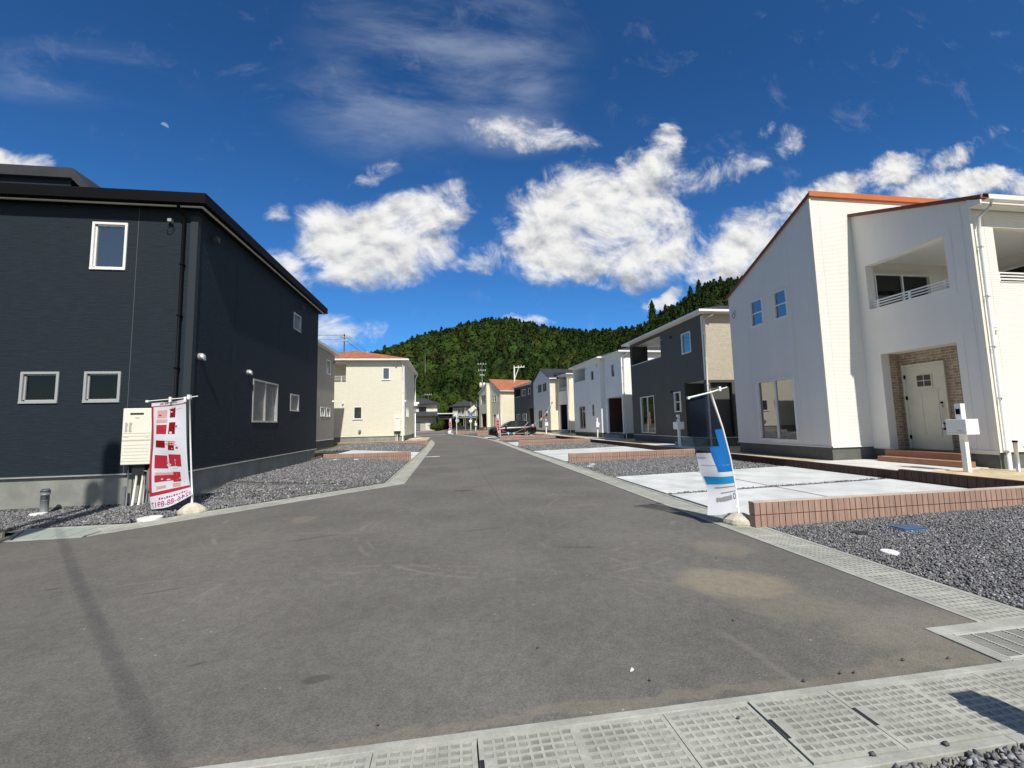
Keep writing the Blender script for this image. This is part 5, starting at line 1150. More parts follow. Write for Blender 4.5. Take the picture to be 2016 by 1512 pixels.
# washing
def waved(name, w_, h_, mat_, amp=.06, nu=12, nv=10, parent=None, ph=0.0, drift=0.0):
    v = []; f = []
    for j in range(nv + 1):
        for i in range(nu + 1):
            u, t = i / nu, j / nv; v.append((u * w_ + drift * t * t, amp * math.sin(u * 6 + t * 3 + ph) * (.3 + t), -t * h_))
    for j in range(nv):
        for i in range(nu): a = j * (nu + 1) + i; f.append((a, a + 1, a + nu + 2, a + nu + 1))
    me = bpy.data.meshes.new(name); me.from_pydata(v, [], f); me.update(); me.materials.append(mat_); me.polygons.foreach_set('use_smooth', [True] * len(f))
    o = bpy.data.objects.new(name, me); COL.objects.link(o)
    s = o.modifiers.new('thickness', 'SOLIDIFY'); s.thickness = .004
    if parent: o.parent = parent
    return o
T = thing('plastic_sheet', 'white plastic sheet flapping from a steel mast at the junction', 'sheet', (2.95, 71.5, 4.05)); waved('sheet_cloth', 1.35, .75, M_PW, .12, parent=T).rotation_euler = (0, R(-38), 0)
GM = 'tall slim steel masts at the junction'
for (x, y, h, l) in ((3.54, 72, 5.05, 'tall slim steel mast, middle of the three at the junction'), (4.43, 72, 5.15, 'tall slim steel mast nearest the cream house'), (2.53, 72, 4.1, 'shorter slim steel mast left of the two tall ones')):
    T = thing('steel_mast', l, 'mast', (x, y, .45), group=GM); mb = MB(); mb.tube([(0, 0, 0), (0, 0, h)], .05, 8); mb.build('mast_tube', M_STEEL, T); mb = MB(); mb.lathe([(.12, 0), (.12, .06), (.06, .1)], (0, 0, 0), 10); mb.build('mast_foot', M_STEEL, T)
# signs
T = thing('mirror_post', 'white post with two round grey mirror backs at the street end', 'road mirror', (.86, 58.6, .33))
mb = MB(); mb.tube([(0, 0, 0), (0, 0, 2.95)], .05, 10); mb.build('post', M_WHITE, T)
for z in (2.55, 1.85): mb = MB(); mb.tube([(.1, -.02, z), (.1, .06, z)], .27, 20); mb.build('mirror', M_ALU, T)
mb = MB(); mb.box(-.35, .0, -.04, .04, 2.6, 2.75); mb.build('bracket', M_WHITE, T)
T = thing('traffic_sign', 'round blue sign above a white plate on a pole at the junction', 'road sign', (2.93, 62, .42))
mb = MB(); mb.tube([(0, 0, 0), (0, 0, 2.7)], .035, 10); mb.build('post', M_WHITE, T)
mb = MB(); mb.tube([(0, -.05, 2.45), (0, -.03, 2.45)], .28, 24); pl = mb.build('sign_disc', mat('sign_blue', (.02, .11, .42), .4, .5), T)
mb = MB(); mb.box(-.16, .10, -.062, -.055, 2.42, 2.48); mb.prism([(-.2, -.056, 2.45), (-.08, -.056, 2.36), (-.08, -.056, 2.54)], (0, -.006, 0)); mb.box(.04, .1, -.062, -.055, 2.3, 2.42); mb.build('arrow', M_WHITE, pl)
mb = MB(); mb.prism([(-.2, -.05, 1.6), (.0, -.05, 1.42), (.22, -.05, 1.6), (.2, -.05, 1.85), (-.18, -.05, 1.85)], (0, .02, 0)); mb.build('sign_plate', M_WHITE, T)
T = thing('tarpaulin_sack', 'small blue and white weight sack on the kerb beside the far banner', 'sack', (-.11, 57.6, .33)); mb = MB(); mb.lathe([(.2, 0), (.24, .15), (.2, .45), (.08, .55)], (0, 0, 0), 12); mb.build('sack_body', M_WHITE, T, smooth=True)
mb = MB(); mb.lathe([(.05, .55), (.16, .62), (.17, .74), (.05, .82)], (0, 0, 0), 12); mb.build('sack_top', mat('pale_blue_plastic', (.25, .45, .55), .6), T, smooth=True)

# ------------------------------------------------------------------ utility poles and wires
M_CPOLE = mat('pole_concrete', (.42, .41, .38), .8, .2, noise=(3, .08)); M_INS = mat('porcelain', (.75, .75, .72), .3, .5)
def pole(x, y, h, label, arms, trans=False, zb=.4, r=.15, rot=0.0, steel=False):
    T = thing('utility_pole', label, 'utility pole', (x, y, zb), rot, 'utility poles'); mb = MB(); mb.tube([(0, 0, 0), (0, 0, h)], [r, r * (.92 if zb == 0 else .65)], 12); mb.build('pole_shaft', M_WHITE if steel else M_CPOLE, T, smooth=True)
    for (z, w_) in arms:
        mb = MB(); mb.box(-w_ / 2, w_ / 2, -.16, -.08, z, z + .09); a = mb.build('crossarm', M_STEEL, T)
        for k in range(4): u = -w_ / 2 + .12 + (w_ - .24) * k / 3; mb = MB(); mb.lathe([(.04, .09), (.07, .14), (.045, .2), (.07, .25), (.03, .32)], (u, -.12, z), 8); mb.build('insulator', M_INS, a)
    if trans:
        for dx in (-.35, .35): mb = MB(); mb.lathe([(.2, -.5), (.27, -.45), (.27, .3), (.2, .38), (.08, .5)], (dx, -.3, h * .66), 12); mb.build('transformer', M_PW, T, smooth=True)
    return T
pole(6.5, 85, 13.8, 'concrete utility pole with crossarms and white transformers above the cream house', [(13.3, 1.8), (12.0, 1.6), (11.0, 1.0)], True)
T = thing('utility_pole', 'white steel utility pole with a Y-shaped bracket above the terracotta roof', 'utility pole', (11.6, 75, .45), 0, 'utility poles')
mb = MB(); mb.tube([(0, 0, 0), (0, 0, 11.4)], .13, 10); mb.build('pole_shaft', M_WHITE, T); mb = MB(); mb.tube([(0, 0, 11.3), (1.9, 0, 11.35)], .06, 8); mb.tube([(.05, 0, 9.2), (.85, 0, 11.3)], .06, 8); mb.build('bracket', M_WHITE, T)
for x in (0, .75, 1.3, 1.8): mb = MB(); mb.lathe([(.05, 0), (.09, .06), (.05, .12), (.09, .18), (.03, .26)], (x, 0, 11.4), 8); mb.build('insulator', M_INS, T)
TP = pole(-16.75, 70, 16.2, 'distant utility pole rising behind the terracotta hipped roof', [(15.6, 1.5), (15.0, .9)])
pole(-4.78, 95, 8.3, 'small utility pole against the trees behind the old tiled house', [(7.9, 1.6), (6.2, 1.2)], False, r=.12)
pole(-8.55, 150, 30, 'bare thin mast standing on the wooded hillside', [], zb=0, r=.16)
def wire(p, q, sag, r, label, n=24, group='overhead wires'):
    p, q = Vector(p), Vector(q); pts = [tuple(p.lerp(q, i / n) - Vector((0, 0, sag * 4 * (i / n) * (1 - i / n)))) for i in range(n + 1)]
    mb = MB(); mb.tube(pts, r, 5); o = mb.build('overhead_wire', M_RUBBER); tag(o, label, 'wire', group); return o
for k, (dx, dz) in enumerate(((-.65, 0), (0, .12), (.65, 0), (0, -.65))):
    wire((-16.75 + dx, 69.88, 16.32 + dz), (-60, 66, 18.5 + dz), .8, .018, 'overhead wire running left from the distant pole to behind the dark house')
    wire((-16.75 + dx, 69.88, 16.32 + dz), (-4.9, 95, 8.7 + dz), .5, .018, 'overhead wire dropping right from the distant pole to the small pole by the trees')
for k in range(3): wire((5.8 + .7 * k, 84.9, 13.9), (11.7 + .9 * k, 75, 12.0), .4, .014, 'overhead wire between the transformer pole and the Y-bracket pole')
mb = MB(); mb.box(-9.8, -5.4, 43, 43.2, 8.3, 8.45)
# off-frame left: utility pole whose shadow crosses the gravel and wall, and its service cable
tel = math.tan(R(SUN_EL)); Yp = 1.2; dd = (10.4 - Yp) / math.cos(R(SUN_AZ)); Xp = -7.27 + (10.4 - Yp) * math.tan(R(SUN_AZ))
PT = pole(Xp, Yp, .92 + dd * tel + .30, 'concrete utility pole left of the picture whose shadow falls on the dark house', [], zb=0, r=.20)
mb = MB(); mb.box(-.6, .05, -.05, .05, 9.5, 9.6); mb.build('bracket', M_STEEL, PT)
T = thing('shadow_mast', 'unseen slim steel mast added beside the left utility pole for its hump shadow', 'mast', (Xp - .42, Yp, 0)); mb = MB(); mb.tube([(0, 0, 0), (0, 0, .40 + dd * tel)], .075, 10); mb.lathe([(.03, -.25), (.15, -.15), (.15, .08), (.05, .18)], (.08, 0, .40 + dd * tel), 12); mb.build('mast_tube', M_STEEL, T)  # mast made up outside the view to cast the hump shadow
wire((-6.22, Yp, 9.55), (.45, -6.4, 9.5), .08, .0125, 'thick service cable leaving the left utility pole behind the camera')
T = thing('marker_post', 'short stone marker post right of the camera casting the foreground shadow', 'post', (3.0, 1.28, -.05)); mb = MB(); mb.box(-.12, .12, -.06, .06, 0, 1.0); mb.build('post_body', M_KERB, T, bevel=.02); mb = MB(); mb.box(-.085, .085, -.05, .05, 1.0, 1.06); mb.build('post_cap', M_KERB, T)

# ------------------------------------------------------------------ banners
def cloth_fn_factory(pts):
    """pts: rows from top to bottom, each row a list of (x, y, z) across; returns smooth bilinear surface"""
    A = np.array(pts, float)
    def cr(P, t):
        n = len(P) - 1; s = min(max(t, 0), 1) * n; i = min(int(s), n - 1); f = s - i
        p0 = P[max(i - 1, 0)]; p1 = P[i]; p2 = P[i + 1]; p3 = P[min(i + 2, n)]
        return .5 * ((2 * p1) + (p2 - p0) * f + (2 * p0 - 5 * p1 + 4 * p2 - p3) * f * f + (3 * p1 - p0 - 3 * p2 + p3) * f ** 3)
    def fn(u, v): return cr([cr(row, u) for row in A], v)
    return fn
def cloth_patch(T, fn, name, mat_, u0, u1, v0, v1, nu=16, nv=40, off=0.0, parent=None):
    v = []; f = []; e = 1e-3
    for j in range(nv + 1):
        for i in range(nu + 1):
            u, t = u0 + (u1 - u0) * i / nu, v0 + (v1 - v0) * j / nv; p = fn(u, t)
            if off:
                n_ = np.cross(fn(u + e, t) - p, fn(u, t + e) - p); n_ = n_ / (np.linalg.norm(n_) + 1e-9); p = p + n_ * off
            v.append(tuple(p))
    for j in range(nv):
        for i in range(nu): a = j * (nu + 1) + i; f.append((a, a + 1, a + nu + 2, a + nu + 1))
    me = bpy.data.meshes.new(name); me.from_pydata(v, [], f); me.update(); me.materials.append(mat_); me.polygons.foreach_set('use_smooth', [True] * len(f))
    o = bpy.data.objects.new(name, me); COL.objects.link(o); o.parent = parent or T; return o
def cloth_mat(name, c):
    M = bpy.data.materials.new(name); M.use_nodes = True; t = NT(M.node_tree)
    o = t.node('ShaderNodeOutputMaterial'); d = t.node('ShaderNodeBsdfDiffuse', {'Color': c4(c)}); tr = t.node('ShaderNodeBsdfTranslucent', {'Color': c4(c)}); mx = t.node('ShaderNodeMixShader', {0: .25}); t.l.new(d.outputs[0], mx.inputs[1]); t.l.new(tr.outputs[0], mx.inputs[2]); t.l.new(mx.outputs[0], o.inputs[0]); return M
C_WHITE = cloth_mat('white_cloth', (.72, .74, .80)); C_RED = cloth_mat('red_print', (.46, .035, .06)); C_DRED = cloth_mat('dark_red_print', (.24, .012, .02)); C_PINK = cloth_mat('pink_print', (.66, .40, .38)); C_BLUE = cloth_mat('blue_print', (.02, .17, .50)); C_CYAN = cloth_mat('light_blue_print', (.03, .32, .66)); C_NAVY = cloth_mat('navy_print', (.012, .022, .045)); C_MAG = cloth_mat('magenta_print', (.42, .02, .16)); C_GREY = cloth_mat('grey_print', (.30, .31, .33))
def text_patch(T, fn, name, s, mat_, u0, u1, v0, v1, mirror, off, parent):
    cu_ = bpy.data.curves.new(name, 'FONT'); cu_.body = s; cu_.size = 1; cu_.resolution_u = 3
    to = bpy.data.objects.new('tmp', cu_); COL.objects.link(to); dg = bpy.context.evaluated_depsgraph_get(); me = bpy.data.meshes.new_from_object(to.evaluated_get(dg)); bpy.data.objects.remove(to)
    me.name = name; xs = [v_.co.x for v_ in me.vertices]; ys_ = [v_.co.y for v_ in me.vertices]; xa, xb, ya, yb = min(xs), max(xs), min(ys_), max(ys_); e = 1e-3
    for v_ in me.vertices:
        a = (v_.co.x - xa) / (xb - xa); b = (v_.co.y - ya) / (yb - ya); a = 1 - a if mirror else a
        u = u0 + (u1 - u0) * a; t = v1 + (v0 - v1) * b; p = fn(u, t); n_ = np.cross(fn(u + e, t) - p, fn(u, t + e) - p); n_ = n_ / (np.linalg.norm(n_) + 1e-9); v_.co = Vector(p + n_ * off)
    me.materials.clear(); me.materials.append(mat_); o = bpy.data.objects.new(name, me); COL.objects.link(o); o.parent = parent; return o
def base_stone(T, r=.22, h=.17):
    mb = MB(); prof = [(r, -.02), (r * 1.03, .03), (r * .96, .075), (r * .55, h * .82), (r * .28, h), (.02, h)]
    mb.lathe(prof, (0, 0, 0), 22)
    vs = []
    for (x, y, z) in mb.v: k = 1 + .06 * math.sin(math.atan2(y, x) * 3 + 1) + .03 * math.sin(math.atan2(y, x) * 7); vs.append((x * k, y * k * .85, z))
    mb.v = vs; return mb.build('weight_base', M_STONEB, T)
# red and white banner (seen from behind: its print reads mirrored)
T = thing('banner_flag', 'white banner with red frame and mirrored phone number before the dark house', 'banner', (-5.05, 9.30, 0))
base_stone(T, .235, .19)
mb = MB(); mb.tube([(0, 0, .12), (0, 0, .36)], .02, 10); mb.tube([(0, 0, .3), (-.03, 0, .7), (-.08, 0, 1.4), (-.135, 0, 2.33)], [.016, .015, .014, .012], 10); mb.build('pole', M_WHITE, T, smooth=True)
mb = MB(); mb.tube([(-.89, -.02, 2.21), (-.14, -.02, 2.275), (.03, -.02, 2.30)], .009, 8); mb.build('crossbar', M_WHITE, T); mb = MB()
mb.box(-.16, -.11, -.04, .03, 2.24, 2.33)
for x in (-.47, -.2): mb.box(x - .02, x + .02, -.035, .0, 2.19, 2.29)
mb.box(-.9, -.85, -.04, 0, 2.19, 2.23); mb.build('clip', M_WHITE, T)
rows = [[(-.80, -.02, 2.17), (-.5, .02, 2.20), (-.19, -.02, 2.24)], [(-.785, -.03, 1.95), (-.5, .03, 1.97), (-.175, -.02, 2.0)], [(-.77, .0, 1.43), (-.47, -.05, 1.41), (-.14, -.02, 1.40)],
        [(-.755, -.05, .9), (-.45, .02, .88), (-.09, -.02, .86)], [(-.745, -.03, .44), (-.42, .04, .50), (-.05, -.01, .56)], [(-.73, .02, .10), (-.38, -.03, .15), (.03, -.05, .36)]]
fn = cloth_fn_factory(rows); cl = cloth_patch(T, fn, 'cloth', C_WHITE, 0, 1, 0, 1, 20, 50)
K = -.003     # print lies on the face turned to the street
sgn = np.cross(fn(.501, .5) - fn(.5, .5), fn(.5, .501) - fn(.5, .5))[1]; K = .003 if sgn < 0 else -.003
for nm, m_, a, b, c, d in (('red_frame', C_RED, 0, .085, .088, .845), ('red_frame', C_RED, .085, 1, .088, .104), ('red_frame', C_RED, .085, 1, .812, .845)): cloth_patch(T, fn, nm, m_, a, b, c, d, 8, 30, K, cl)
random.seed(9)
for (a, b, c, d, m_) in ((.52, .66, .14, .24, C_DRED), (.52, .68, .275, .35, C_DRED), (.18, .46, .29, .35, C_RED), (.20, .44, .16, .24, C_PINK), (.18, .46, .25, .275, C_PINK), (.46, .70, .395, .425, C_PINK), (.18, .44, .395, .445, C_DRED), (.52, .66, .40, .46, C_DRED),
        (.16, .48, .50, .60, C_RED), (.52, .80, .49, .58, C_RED), (.60, .70, .52, .60, C_WHITE), (.18, .60, .635, .66, C_PINK), (.16, .58, .66, .72, C_RED), (.58, .76, .63, .74, C_RED), (.63, .70, .65, .72, C_WHITE), (.56, .74, .755, .80, C_PINK), (.20, .40, .76, .79, C_PINK), (.50, .54, .14, .16, C_NAVY), (.55, .70, .025, .05, C_GREY)):
    cloth_patch(T, fn, 'printed_shape', m_, a, b, c, d, 4, 4, K * 1.5, cl)
for k in range(26):
    a = random.uniform(.16, .75); c = random.choice([.15, .18, .22, .30, .33, .41, .44, .51, .54, .57, .67, .70]) + random.uniform(-.01, .01); cloth_patch(T, fn, 'printed_stroke', random.choice([C_RED, C_WHITE, C_PINK, C_WHITE]), a, a + random.uniform(.03, .12), c, c + random.uniform(.006, .014), 2, 2, K * 2, cl)
text_patch(T, fn, 'phone_number', '0246-88-8917', C_MAG, .05, .98, .908, .968, True, K * 2, cl); text_patch(T, fn, 'small_print', 'RS', C_RED, .26, .46, .022, .066, True, K * 2, cl)
for k in range(12): a = .25 + k * .055; cloth_patch(T, fn, 'printed_stroke', C_MAG, a, a + .035, .872 + .004 * (k % 3), .890, 2, 2, K * 2, cl)
# blue and white banner on the right
T = thing('banner_flag', 'wind-curled blue and white banner on a leaning pole by the right gutter', 'banner', (4.36, 6.03, 0))
base_stone(T, .235, .16)
pp = [(0, 0, .1), (-.03, 0, .6), (-.08, 0, 1.0), (-.17, .01, 1.46), (-.28, .02, 1.85), (-.34, .02, 2.06)]
mb = MB(); mb.tube(pp, [.013, .013, .013, .015, .02, .02], 10); mb.build('pole', M_WHITE, T, smooth=True)
mb = MB(); mb.tube([(-.72, .0, 1.93), (-.34, .0, 2.01), (-.05, .0, 2.09)], [.014, .012, .008], 8); mb.build('crossbar', M_WHITE, T); mb = MB(); mb.box(-.2, -.165, -.02, .02, 2.03, 2.1); mb.box(-.735, -.70, -.02, .02, 1.91, 1.95); mb.box(-.07, .0, -.01, .01, .24, .27); mb.build('clip', M_WHITE, T)
rows = [[(-.70, .02, 1.92), (-.55, .06, 1.95), (-.35, .02, 2.0)], [(-.66, .10, 1.65), (-.48, -.02, 1.66), (-.26, .02, 1.68)], [(-.60, .16, 1.35), (-.42, .02, 1.36), (-.16, .01, 1.38)], [(-.52, .20, 1.05), (-.36, .0, 1.06), (-.10, .0, 1.07)],
        [(-.50, .16, .78), (-.3, -.05, .78), (-.06, .0, .78)], [(-.44, .10, .48), (-.26, .0, .50), (-.03, .0, .52)], [(-.50, .04, .14), (-.25, -.04, .16), (.0, .0, .25)]]
fn = cloth_fn_factory(rows); cl = cloth_patch(T, fn, 'cloth', C_WHITE, 0, 1, .49, 1, 18, 30)
C_SHEER = cloth_mat('sheer_navy_cloth', (.02, .03, .05))
_t = C_SHEER.node_tree; _o = [n for n in _t.nodes if n.type == 'OUTPUT_MATERIAL'][0]; _s = _o.inputs[0].links[0].from_socket; _tr = _t.nodes.new('ShaderNodeBsdfTransparent'); _m = _t.nodes.new('ShaderNodeMixShader'); _m.inputs[0].default_value = .52
_t.links.new(_tr.outputs[0], _m.inputs[1]); _t.links.new(_s, _m.inputs[2]); _t.links.new(_m.outputs[0], _o.inputs[0])
cloth_patch(T, fn, 'sheer_cloth', C_SHEER, 0, 1, 0, .49, 18, 30)
sgn = np.cross(fn(.501, .5) - fn(.5, .5), fn(.5, .501) - fn(.5, .5))[1]; K = .003 if sgn < 0 else -.003
cloth_patch(T, fn, 'blue_panel', C_BLUE, .45, 1, .44, .66, 10, 12, K * 1.8, cl); cloth_patch(T, fn, 'blue_panel', C_CYAN, .08, 1, .705, .775, 10, 8, K, cl)
cloth_patch(T, fn, 'blue_stripe', C_BLUE, .72, .98, .30, .44, 6, 12, K * 1.9, cl); cloth_patch(T, fn, 'pale_fold', C_WHITE, .0, .30, .50, .53, 6, 3, K * 2, cl)
for (a, b, c, d) in ((.3, 1, .80, .808), (.45, .95, .845, .853), (.3, .62, .88, .90), (.50, .78, .875, .905), (.1, 1, .60, .604)): cloth_patch(T, fn, 'printed_line', C_GREY, a, b, c, d, 8, 2, K * 2, cl)
text_patch(T, fn, 'small_print', 'sumai', C_GREY, .30, .75, .865, .905, False, K * 2, cl); text_patch(T, fn, 'small_print', 'O', C_NAVY, .82, .93, .865, .91, False, K * 2, cl)
# two small red banners further down the street
def small_banner(x, y, z, label, th=0):
    T = thing('banner_flag', label, 'banner', (x, y, z), th); mb = MB(); mb.tube([(0, 0, 0), (-.02, 0, .9), (-.12, 0, 2.25)], .018, 8); mb.build('pole', M_WHITE, T)
    mb = MB(); mb.lathe([(.2, 0), (.2, .08), (.05, .14)], (0, 0, 0), 12); mb.build('weight_base', M_STONEB, T)
    rows = [[(-.35, 0, 2.1), (-.2, .03, 2.15), (-.1, 0, 2.2)], [(-.42, .05, 1.5), (-.2, -.04, 1.5), (-.06, 0, 1.5)], [(-.36, -.04, .9), (-.15, .04, .9), (-.02, 0, .9)], [(-.2, 0, .35), (-.05, .03, .4), (.06, 0, .5)]]
    fn = cloth_fn_factory(rows); cl = cloth_patch(T, fn, 'cloth', C_PINK, 0, 1, 0, 1, 8, 16)
    sg = np.cross(fn(.501, .5) - fn(.5, .5), fn(.5, .501) - fn(.5, .5))[1]; k_ = .004 if sg < 0 else -.004
    cloth_patch(T, fn, 'red_frame', C_RED, 0, .15, .1, .85, 3, 12, k_, cl); cloth_patch(T, fn, 'white_panel', C_WHITE, .2, .95, .05, .2, 4, 4, k_, cl)
    for c in (.3, .45, .6, .72): cloth_patch(T, fn, 'printed_shape', C_RED, .3, .8, c, c + .09, 4, 3, k_, cl)
small_banner(4.62, 39.4, .35, 'red and white banner standing in front of the black car nose'); small_banner(.22, 58.0, .33, 'small red and white banner at the far street end by the mirror post')
# bunting from the car banner to the gabled house balcony
T = thing('bunting', 'string of coloured pennants drooping in front of the black car and gabled house', 'bunting', (4.6, 40, 1.14))
BP = [(4.6, 39.5, 1.14), (5.25, 40, .80), (5.88, 40, .70), (6.3, 40, .80), (7.13, 40, 1.13), (8.21, 40.2, 1.6), (8.82, 40.5, 2.02), (9.31, 41, 2.39), (9.99, 41.8, 3.11), (10.44, 42.5, 3.7), (11.3, 43.6, 4.9)]
mb = MB(); mb.tube([(x - 4.6, y - 40, z - 1.14) for x, y, z in BP], .008, 5); mb.build('string', M_PW, T)
pc = [C_RED, C_WHITE, C_BLUE, cloth_mat('yellow_pennant', (.75, .66, .30)), C_RED]
for k, tpos in enumerate([.5, 1.3, 1.8, 2.3, 2.8, 4.0, 4.7, 5.2, 6.0, 6.6, 7.0, 7.5, 8.2, 8.6, 9.0]):
    i = int(tpos); f_ = tpos - i; a, b = BP[i], BP[min(i + 1, 10)]; p = Vector(a).lerp(Vector(b), f_) - Vector((4.6, 40, 1.14)); mb = MB(); w_ = .11; tw = .06 * math.sin(k * 2.1)
    mb.prism([(p.x - w_, p.y, p.z), (p.x + w_, p.y + tw, p.z + .03), (p.x + .02 + tw, p.y, p.z - .27)], (0, .003, 0)); mb.build('pennant', pc[k % 5], T)

# ------------------------------------------------------------------ black car
M_PAINTB = mat('black_car_paint', (.004, .004, .005), .28, .35); M_TYRE = mat('tyre_rubber', (.015, .015, .016), .8, .2); M_CGL = glassm('car_glass', (.006, .008, .01), .03, 1.7)
T = thing('parked_car', 'black coupe-like SUV parked nose to the street on a driveway', 'car', (3.85, 42.5, .24), 0)
def loft(name, st, mat_, parent, smooth=True):
    v = []; f = []; n = len(st[0]); 
    for s in st: v += s
    for i in range(len(st) - 1):
        for k in range(n): k2 = (k + 1) % n; f.append((i * n + k, i * n + k2, (i + 1) * n + k2, (i + 1) * n + k))
    f.append(tuple(range(n))); f.append(tuple(reversed(range((len(st) - 1) * n, len(st) * n))))
    me = bpy.data.meshes.new(name); me.from_pydata(v, [], f); me.update(); me.materials.append(mat_); me.polygons.foreach_set('use_smooth', [smooth] * len(f))
    o = bpy.data.objects.new(name, me); COL.objects.link(o); o.parent = parent; return o
prof = [(0, .42, .62, .70), (.06, .30, .78, .80), (.3, .24, .90, .88), (.9, .22, 1.0, .92), (1.5, .22, 1.06, .93), (2.4, .22, 1.08, .93), (3.4, .22, 1.10, .93), (4.0, .24, 1.12, .92), (4.45, .30, 1.10, .88), (4.68, .42, 1.0, .80), (4.74, .55, .85, .72)]
st = []
for (x, zb_, zt, hw) in prof:
    st.append([(x, -hw * .92, zb_), (x, -hw, zb_ + .12), (x, -hw, zt - .30), (x, -hw * .96, zt - .08), (x, -hw * .86, zt), (x, hw * .86, zt), (x, hw * .96, zt - .08), (x, hw, zt - .30), (x, hw, zb_ + .12), (x, hw * .92, zb_)])
body = loft('body', st, M_PAINTB, T)
gp = [(1.15, 1.04, 1.05, .82), (1.95, 1.04, 1.50, .72), (2.3, 1.04, 1.60, .68), (2.9, 1.04, 1.63, .67), (3.6, 1.04, 1.56, .66), (4.2, 1.05, 1.32, .68), (4.5, 1.04, 1.12, .74)]
st = [[(x, -.84, z0), (x, -hw, z1), (x, hw, z1), (x, .84, z0)] for (x, z0, z1, hw) in gp]; loft('cabin_glass', st, M_CGL, T, False)
st = [[(x, -hw - .02, z1 - .03), (x, -hw * .8, z1 + .025), (x, hw * .8, z1 + .025), (x, hw + .02, z1 - .03)] for (x, z0, z1, hw) in gp[1:]]; loft('roof', st, M_PAINTB, T)
for xa, za, xb, zb_ in ((1.15, 1.05, 2.05, 1.54), (2.62, 1.08, 2.66, 1.61), (3.5, 1.08, 3.9, 1.48), (4.2, 1.1, 4.5, 1.1)):
    for s in (-1, 1): mb = MB(); mb.prism([(xa - .04, s * .855, za), (xa + .05, s * .855, za), (xb + .05, s * .70, zb_), (xb - .04, s * .70, zb_)], (0, s * .02, 0)); mb.build('pillar', M_PAINTB, T)
mb = MB()
for s in (-1, 1): mb.box(1.2, 4.3, s * .93 - .005, s * .93 + .005, 1.03, 1.045); mb.box(.9, 4.0, s * .935 - .01, s * .935 + .01, .36, .40)
mb.build('chrome_strip', M_ALU, T)
mb = MB(); 
for xx in (1.62, 2.66, 3.6): mb.box(xx, xx + .008, -.937, -.925, .45, 1.0)
mb.box(2.3, 2.46, -.95, -.925, .86, .89); mb.box(3.3, 3.46, -.95, -.925, .88, .91); mb.build('door_seam', M_DARKP, T)
for (xx, s) in ((.98, -1), (3.68, -1), (.98, 1), (3.68, 1)):
    mb = MB(); mb.tube([(xx, s * .72, .36), (xx, s * .935, .36)], .36, 24); wn = mb.build('wheel', M_TYRE, T)
    mb = MB(); mb.tube([(xx, s * .93, .36), (xx, s * .942, .36)], .235, 20)
    r_ = mb.build('rim', M_DARKP, wn)
    mb = MB()
    for k in range(5):
        t_ = k * 1.2566; c_, s_ = math.cos(t_), math.sin(t_); mb.prism([(xx + .05 * c_ - .03 * s_, s * .945, .36 + .05 * s_ + .03 * c_), (xx + .23 * c_ - .02 * s_, s * .945, .36 + .23 * s_ + .02 * c_), (xx + .23 * c_ + .02 * s_, s * .945, .36 + .23 * s_ - .02 * c_), (xx + .05 * c_ + .03 * s_, s * .945, .36 + .05 * s_ - .03 * c_)], (0, s * .012, 0))
    mb.build('spoke', M_ALU, wn)
for s in (-1, 1):
    mb = MB(); mb.prism([(.04, s * .62, .72), (.45, s * .88, .80), (.48, s * .89, .86), (.06, s * .6, .80)], (0, s * .015, .01)); mb.build('headlight', M_GLASSR, T)
    mb = MB(); mb.prism([(4.35, s * .90, .92), (4.72, s * .70, .94), (4.70, s * .70, 1.04), (4.30, s * .88, 1.04)], (0, s * .02, 0)); mb.build('tail_light', mat('tail_light_red', (.30, .01, .01), .2, .6), T)
    mb = MB(); mb.box(1.55, 1.72, s * 1.0 - .09, s * 1.0 + .09, 1.04, 1.18); mb.build('wing_mirror', M_PAINTB, T, bevel=.03)
mb = MB(); mb.box(-.01, .03, -.35, .35, .45, .6); mb.build('number_plate', M_WHITE, T); mb = MB(); mb.box(4.735, 4.76, -.25, .25, .7, .83); mb.build('number_plate', M_WHITE, T)
mb = MB(); mb.box(-.02, .12, -.7, .7, .28, .42); mb.build('bumper_grille', M_DARKP, T)
mb = MB(); mb.box(9.45, 10.0, 46.2, 46.6, .30, .42); o = mb.build('concrete_block', M_PW); tag(o, 'low white block on the ground behind the black car', 'block')

